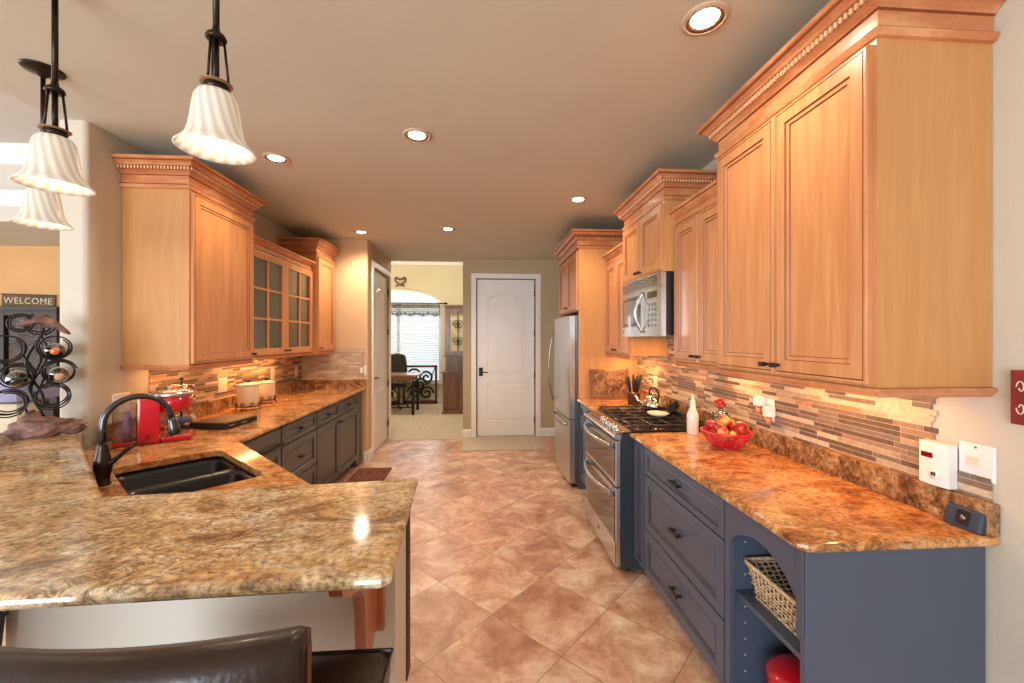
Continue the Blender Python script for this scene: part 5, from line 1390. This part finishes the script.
# ------------------------------------------------------------------ ceiling lights
M_LENS = emit('warm_lamp', (1.0, .86, .66), 14)
M_RIM = plain('tan_can_trim', srgb(206, 178, 150), .5)
M_BAF = plain('bronze_reflector', srgb(140, 98, 70), .35, metal=.3)
LP = [(.84, 1.50, 'right front'), (-.40, 2.48, 'middle front'), (-1.40, 2.86, 'left front'), (-.40, 4.58, 'middle back'), (.825, 3.53, 'right back'), (-1.40, 4.78, 'left back')]
DESC = {'right front': 'recessed ceiling light nearest the camera, beside the big right cabinet', 'middle front': 'recessed ceiling light over middle of the kitchen floor, nearer one',
        'left front': 'recessed ceiling light beside the near left wall cabinet', 'middle back': 'recessed ceiling light toward the office opening, over the aisle',
        'right back': 'recessed ceiling light in front of the microwave cabinet', 'left back': 'recessed ceiling light before the stub wall at the left'}
def spot(name, loc, power, ang=150, blend=.8, col=WARM, r=.06):
    l = bpy.data.lights.new(name, 'SPOT'); l.energy = power; l.spot_size = R(ang); l.spot_blend = blend; l.color = col; l.shadow_soft_size = r
    o = bpy.data.objects.new(name, l); COL.objects.link(o); o.location = loc; return o
for (x, y, nme) in LP:
    t = thing('recessed_light', (x, y, CZ-.012), DESC[nme], 'ceiling light')
    c = MB(); c.lathe((x, y, CZ-.001), [(.068, -.008), (.072, -.010), (.086, -.004), (.086, 0), (.068, 0)], 32, close=True); c.build('trim_ring', M_RIM, t)
    c = MB(); c.lathe((x, y, CZ-.001), [(.050, -.002), (.0675, -.008), (.0675, -.0005), (.050, -.0005)], 32, close=True); c.build('reflector', M_BAF, t)
    c = MB(); c.lathe((x, y, CZ-.001), [(0, -.008), (.03, -.007), (.0495, -.003), (.0495, -.0005), (0, -.0005)], 28); c.build('lamp', M_LENS, t)
    spot('recessed_spot', (x, y, CZ-.05), {'left back': 58, 'middle back': 46, 'right back': 38, 'right front': 27}.get(nme, 34))
# pendants
M_SHADE, nt, b_ = newmat('swirled_alabaster_glass')
tc = N(nt, 'ShaderNodeTexCoord'); sp = N(nt, 'ShaderNodeSeparateXYZ'); nt.links.new(tc.outputs['Object'], sp.inputs[0])
an = math_(nt, 'ARCTAN2', sp.outputs['Y'], sp.outputs['X'])
ph = math_(nt, 'MULTIPLY_ADD', sp.outputs['Z'], 55.0, math_(nt, 'MULTIPLY', an, 16.0))
sn_ = math_(nt, 'MULTIPLY_ADD', math_(nt, 'SINE', ph), .5, .5)
rp = ramp(nt, [(0, (.50, .42, .32)), (1, (.66, .60, .52))]); nt.links.new(sn_, rp.inputs[0]); nt.links.new(rp.outputs[0], b_.inputs['Base Color'])
nt.links.new(rp.outputs[0], b_.inputs['Emission Color']); b_.inputs['Emission Strength'].default_value = .42; b_.inputs['Roughness'].default_value = .35
M_COPP = plain('aged_copper', srgb(150, 112, 84), .35, metal=.5)
def pendant(x, y, label, z=2.06):
    t = thing('pendant_light', (x, y, z), label, 'pendant light')
    c = MB(); pr = [(.034, .165), (.044, .161), (.053, .145), (.058, .115), (.062, .080), (.067, .052), (.074, .030), (.085, .014), (.098, 0), (.095, -.002), (.082, .011), (.071, .027), (.064, .050), (.058, .080), (.054, .115), (.049, .141), (.034, .158)]
    c.lathe((x, y, z), pr, 48, close=True)
    s_ = c.build('glass_shade', M_SHADE, t)
    c = MB(); c.lathe((x, y, z+.166), [(.03, 0), (.032, .018), (.02, .022), (0, .022)], 20); c.build('socket_cup', M_BRONZE, t)
    c = MB(); c.lathe((x, y, z+.186), [(.02, 0), (.039, .001), (.041, .004), (.02, .007), (0, .007)], 28); c.build('disc', M_COPP, t)
    c = MB(); c.lathe((x, y, z+.315), [(.0, 0), (.024, 0), (.027, .006), (.022, .016), (.011, .024), (.009, .038)], 24); c.build('canopy_cap', M_BRONZE, t)
    c = MB()
    for k in range(3):
        a = k*2*PI/3+.4; c.tube([(x+.030*math.cos(a), y+.030*math.sin(a), z+.193), (x+.019*math.cos(a), y+.019*math.sin(a), z+.317)], .0038, 6)
    c.tube([(x, y, z+.193), (x, y, z+.317)], .008, 8); c.build('cage_rods', M_BRONZE, t)
    c = MB(); c.tube([(x, y, z+.35), (x, y, CZ-.04)], .0085, 10); c.build('downrod', M_BRONZE, t)
    c = MB(); c.lathe((x, y, CZ-.001), [(0, -.035), (.012, -.035), (.02, -.026), (.045, -.014), (.068, -.007), (.073, -.003), (.073, 0), (0, 0)], 32); c.build('ceiling_canopy', M_BRONZE, t)
    c = MB(); c.lathe((x, y, z+.085), [(0, -.04), (.018, -.034), (.027, -.01), (.024, .02), (.013, .045), (.012, .085), (0, .085)], 18); c.build('bulb', emit('bulb_glow', (1, .88, .7), 1.6), t)
    l = bpy.data.lights.new('pendant_bulb', 'POINT'); l.energy = .5; l.color = (1, .82, .6); l.shadow_soft_size = .03
    o = bpy.data.objects.new('pendant_bulb', l); COL.objects.link(o); o.location = (x, y, z+.015)
pendant(-.766, 1.226, 'bell-shaped glass pendant light nearest the camera, over the right of the bar')
pendant(-1.447, 1.483, 'middle glass pendant light of the row over the bar', 2.035)
pendant(-1.994, 1.992, 'farthest glass pendant light, lowest in view, over the bar corner', 2.035)
# under-cabinet lights
UC = (1.0, .48, .18)
def under(x, y, L, p, z=1.352):
    t = thing('under_cabinet_light', (x, y, z), 'slim light fixture fixed beneath the wall cabinet', 'light', 'slim fixtures beneath the wall cabinets')
    c = MB(); c.box(x-.02, x+.02, y-L/2, y+L/2, z+.002, z+.016); c.build('housing', M_WHITE, t)
    area('under_cabinet_glow', (x, y, z-.002), (0, 0, 0), .03, L, p, UC)
under(1.42, 1.60, .6, 3.0); under(1.42, 2.32, .3, 2.0); under(1.42, 3.72, .45, 4.8)
under(-2.08, 3.0, .45, 1.6); under(-2.08, 3.95, .9, 6)
area('microwave_task_lamp', (1.38, 2.99, 1.53), (0, 0, 0), .1, .4, 3.5, UC)

# ------------------------------------------------------------------ office things
de = thing('writing_desk', (-1.9, 8.5, .007), 'wooden desk with dark metal legs in the office', 'desk')
c = MB(); c.box(-2.75, -1.30, 8.15, 8.85, .77, .80, bev=.004); c.build('desktop', wood('oak_desktop', srgb(120,78,50), srgb(150,102,68), srgb(170,124,88), sc=(1, 14, 14)), de)
c = MB(); c.box(-2.70, -1.36, 8.18, 8.20, .68, .769); c.build('apron', wood('oak_apron', srgb(110,70,44), srgb(136,90,60), srgb(150,108,76), sc=(1, 14, 14)), de)
for x, y in ((-1.40, 8.20), (-1.40, 8.78), (-2.68, 8.20), (-2.68, 8.78)):
    c = MB(); c.box(x-.025, x+.025, y-.025, y+.025, .0075, .679); c.build('leg', M_IRON, de)
c = MB(); c.tube([(-2.66, 8.25, .15), (-1.42, 8.25, .15)], .012, 8); c.build('stretcher', M_IRON, de)
oc_ = thing('office_chair', (-1.93, 9.0, .007), 'black padded swivel office chair behind the desk', 'chair')
c = MB(); vs = []; n = 12
for i in range(n+1):
    for j in range(9):
        u, v = -1+2*i/n, j/8
        x = -1.93+.25*u*(1-.25*v**3); vs.append((x, 9.22+.05*u*u*-1+.10*v, .56+.62*v-.03*u*u*v))
fs = [(i*9+j, (i+1)*9+j, (i+1)*9+j+1, i*9+j+1) for i in range(n) for j in range(8)]
c.add(vs, fs, smooth=True); o = c.build('backrest', M_BLACK, oc_); md = o.modifiers.new('t', 'SOLIDIFY'); md.thickness = .09; md2 = o.modifiers.new('b', 'BEVEL'); md2.width = .03; md2.segments = 3
c = MB(); c.box(-2.18, -1.68, 8.93, 9.19, .46, .55, bev=.03); c.build('seat', M_BLACK, oc_)
c = MB()
for s in (-1, 1): c.tube([(-1.93+s*.27, 9.17, .50), (-1.93+s*.30, 9.2, .66), (-1.93+s*.30, 9.1, .74), (-1.93+s*.30, 8.95, .72), (-1.93+s*.27, 8.95, .55)], .018, 8)
c.build('armrest', plain('grey_arm', srgb(130, 128, 128), .4), oc_)
c = MB(); c.tube([(-1.93, 9.05, .46), (-1.93, 9.05, .10)], .025, 10); c.build('post', M_CHROME, oc_)
c = MB()
for k in range(5):
    a = k*2*PI/5+.3; c.tube([(-1.93, 9.05, .10), (-1.93+.27*math.cos(a), 9.05+.27*math.sin(a), .07)], [.022, .014], 6)
c.build('star_base', M_BLACK, oc_)
for k in range(5):
    c = MB(); a = k*2*PI/5+.3; c.lathe((-1.93+.27*math.cos(a), 9.05+.27*math.sin(a), .0355), [(0, -.028), (.02, -.02), (.026, 0), (.02, .02), (0, .028)], 10); c.build('caster', M_BLACK, oc_)
# fretwork panels
M_MAH = wood('dark_mahogany', srgb(62,20,20), srgb(84,30,28), srgb(100,40,36))
def fret(x0, x1, y, label, z1=.90):
    t = thing('fretwork_panel', ((x0+x1)/2, y, .007), label, 'room divider')
    w = .05; z0 = .008
    c = MB(); c.box(x0, x1, y-.015, y+.015, z1-w, z1); c.box(x0, x1, y-.015, y+.015, z0, z0+w+.03); c.box(x0, x0+w, y-.015, y+.015, z0, z1); c.box(x1-w, x1, y-.015, y+.015, z0, z1); c.build('frame', M_MAH, t)
    c = MB(); W_, H_ = x1-x0-2*w, z1-z0-2*w
    for (cx, cz, s) in ((x0+w+W_*.28, z0+w+H_*.78, 1), (x0+w+W_*.72, z0+w+H_*.70, -1), (x0+w+W_*.30, z0+w+H_*.28, -1), (x0+w+W_*.72, z0+w+H_*.25, 1), (x0+w+W_*.5, z0+w+H_*.5, 1)):
        P = []
        for i in range(27):
            q = i/26*2*PI*1.5; rr_ = .03+.13*(1-i/26); P.append((cx+s*rr_*math.cos(q), y, cz+rr_*math.sin(q)))
        c.tube(P, .024, 6)
    c.tube([(x0+w, y, z0+w), (x0+w+W_*.3, y, z0+H_*.5), (x1-w-W_*.2, y, z0+H_*.6), (x1-w, y, z1-w)], .014, 6)
    c.build('scrollwork', M_IRON, t)
fret(-1.86, -1.08, 9.56, 'dark red fretwork scroll panel standing below the office window, right one')
fret(-2.72, -1.92, 9.50, 'dark red fretwork scroll panel behind the desk, left one')
# hutch: base cabinet with iron grille panel above
hu = thing('wooden_hutch', (-.55, 8.45, .007), 'rustic carved wooden hutch with iron grille door in the office', 'hutch')
M_RUS = wood('rustic_brown', srgb(72,44,28), srgb(112,74,48), srgb(140,98,66))
c = MB(); c.box(-.82, -.20, 8.24, 8.66, .06, .82, bev=.006); c.box(-.84, -.18, 8.22, 8.68, .0075, .06, bev=.006); c.box(-.85, -.17, 8.21, 8.69, .82, .85, bev=.006); c.build('base_cabinet', M_RUS, hu)
c = MB(); c.panel((-.785, 8.239, .12), (1, 0, 0), (0, 0, 1), (0, -1, 0), .27, .64, BR_); c.build('door', [M_RUS, M_GLAZE], hu)
c = MB(); c.panel((-.49, 8.239, .12), (1, 0, 0), (0, 0, 1), (0, -1, 0), .27, .64, BR_); c.build('door', [M_RUS, M_GLAZE], hu)
c = MB(); c.box(-.78, -.24, 8.40, 8.55, .851, 1.15, bev=.004); c.box(-.82, -.20, 8.36, 8.60, 1.15, 1.18, bev=.004); c.build('shelf_unit', M_RUS, hu)
c = MB(); c.box(-.80, -.70, 8.42, 8.47, 1.181, 2.17); c.box(-.36, -.22, 8.42, 8.47, 1.181, 2.17); c.box(-.70, -.36, 8.42, 8.47, 1.181, 1.26); c.box(-.70, -.36, 8.42, 8.47, 2.04, 2.17)
c.box(-.82, -.20, 8.40, 8.49, 2.17, 2.21, bev=.004); c.build('grille_frame', M_RUS, hu)
c = MB()
for s in (-1, 1):
    for cz in (1.45, 1.80):
        c.tube([(-.53+s*(.035+(.02+.055*(1-i/20))*math.cos(i*.42)), 8.44, cz+(.02+.085*(1-i/20))*math.sin(i*.42)) for i in range(21)], .007, 5)
c.tube([(-.53, 8.44, 1.26), (-.53, 8.44, 2.04)], .008, 6); c.build('iron_scrolls', M_IRON, hu)
c = MB(); c.box(-.699, -.361, 8.452, 8.456, 1.261, 2.039); c.build('grille_backing', M_WALLY, hu)
# heart wreath above the window
hw = MB()
for s in (-1, 1):
    hw.tube([(-1.95+s*.12*math.sin(PI*t/14)**1*(1 if True else 0), 9.70, 2.78+.24*(t/14)+(.0 if t < 11 else -.03*(t-10))) for t in range(15)], .022, 7)
    hw.tube([(-1.95, 9.70, 2.80), (-1.95+s*.10, 9.70, 2.745)], .016, 6)
tag(hw.build('twig_heart', M_ROCK), 'twisted brown driftwood heart above the arched window', 'wall decoration')

# ------------------------------------------------------------------ living room things
def text_mesh(body, size, name, mat, parent, M, ext=.002):
    cu = bpy.data.curves.new(name, 'FONT'); cu.body = body; cu.size = size; cu.extrude = ext; cu.align_x = 'CENTER'; cu.align_y = 'CENTER'; cu.space_character = 1.1
    tmp = bpy.data.objects.new(name, cu); COL.objects.link(tmp)
    me = bpy.data.meshes.new_from_object(tmp.evaluated_get(bpy.context.evaluated_depsgraph_get()))
    bpy.data.objects.remove(tmp); 
    inv = wm(parent).inverted() if parent else Matrix.Identity(4)
    me.transform(inv @ M); me.materials.clear(); me.materials.append(mat)
    o = bpy.data.objects.new(name, me); COL.objects.link(o); o.parent = parent; return o
sg = thing('welcome_sign', (-4.95, 5.03, 1.94), 'rustic wooden WELCOME sign on the apricot wall', 'sign')
Mt = Matrix.Translation((-5.18, 5.0385, 1.945)) @ Matrix.Rotation(R(1.5), 4, 'Y')
c = MB(); c.box(-.28, .28, -.02, 0, -.075, .075, M=Mt, bev=.002); c.build('board', wood('weathered_board', srgb(86,66,48), srgb(112,88,64), srgb(134,108,80), sc=(1, 8, 14), rough=.9, coat=0), sg)
c = MB(); c.box(-.29, .29, -.024, -.0205, .066, .08, M=Mt); c.box(-.29, .29, -.024, -.0205, -.08, -.066, M=Mt); c.build('edge_strips', M_DKWOOD, sg)
text_mesh('WELCOME', .10, 'lettering', plain('cream_lettering', srgb(222, 206, 170), .6), sg, Mt @ Matrix.Translation((0, -.022, 0)) @ Matrix.Rotation(R(90), 4, 'X'))
ht = thing('display_cabinet', (-5.15, 4.85, 0), 'dark framed glass display cabinet against the apricot wall', 'cabinet')
c = MB(); c.box(-5.75, -4.62, 4.72, 5.035, .001, .80, bev=.004); c.build('base', M_DKWOOD, ht)
c = MB()
for (a, b_) in ((-5.75, -5.68), (-5.22, -5.15), (-4.69, -4.62)): c.box(a, b_, 4.75, 4.80, .801, 1.82)
c.box(-5.78, -4.59, 4.72, 5.035, 1.82, 1.865, bev=.004); c.box(-5.68, -4.69, 4.752, 4.798, 1.77, 1.819); c.box(-5.75, -5.73, 4.80, 5.03, .801, 1.82); c.box(-4.64, -4.62, 4.80, 5.03, .801, 1.82)
c.build('frame', M_DKWOOD, ht)
c = MB(); c.box(-5.73, -4.64, 5.0, 5.034, .801, 1.82); c.build('back_panel', wood('panel_brown', srgb(70,46,32), srgb(96,66,44), srgb(118,86,60), rough=.8, coat=0), ht)
for z in (1.12, 1.45):
    c = MB(); c.box(-5.72, -4.65, 4.81, 4.995, z, z+.02); c.build('shelf', M_DKWOOD, ht)
c = MB(); c.box(-5.68, -5.22, 4.772, 4.778, .81, 1.77); c.box(-5.15, -4.69, 4.772, 4.778, .81, 1.77); c.build('glass_pane', M_DIMGL, ht)
sf = thing('upholstered_armchair', (-4.1, 4.1, 0), 'cream upholstered armchair with wood trim beyond the bar', 'armchair')
M_CREAM = plain('cream_fabric', srgb(206, 192, 166), .9, noise=.08, bump=.3)
c = MB(); c.box(-4.75, -3.75, 3.75, 4.45, .12, .48, bev=.05); c.build('seat', M_CREAM, sf)
c = MB(); c.box(-4.75, -3.75, 3.55, 3.75, .12, 1.0, bev=.06); c.build('backrest', M_CREAM, sf)
for x in (-4.88, -3.74):
    c = MB(); c.box(x, x+.13, 3.6, 4.4, .12, .66, bev=.04); c.build('arm', M_CREAM, sf)
for x in (-4.8, -3.7):
    for y in (3.65, 4.35):
        c = MB(); c.lathe((x, y, .001), [(.02, 0), (.03, .118)], 10); c.build('leg', M_DKWOOD, sf)
cu = MB(); cu.box(-4.15, -3.70, 3.50, 3.9, 1.005, 1.20, bev=.06)
tag(cu.build('cushion', plain('lavender_fabric', srgb(146, 144, 172), .85)), 'lavender blue cushion lying on top of the cream armchair', 'cushion')

for x in (-.9, -2.6):  # fill lights added out of view to brighten the office
    t = thing('office_fill_light', (x, 7.9, 3.33), ('right' if x > -1 else 'left')+' round fill light added out of view on the office ceiling', 'ceiling light')
    c = MB(); c.lathe((x, 7.9, 3.349), [(0, -.045), (.08, -.04), (.13, -.02), (.14, 0), (0, 0)], 24); c.build('diffuser', M_LENS, t)
    l = bpy.data.lights.new('office_fill_lamp', 'POINT'); l.energy = 48; l.color = (1, .88, .74); l.shadow_soft_size = .15
    o = bpy.data.objects.new('office_fill_lamp', l); COL.objects.link(o); o.location = (x, 7.9, 3.1)
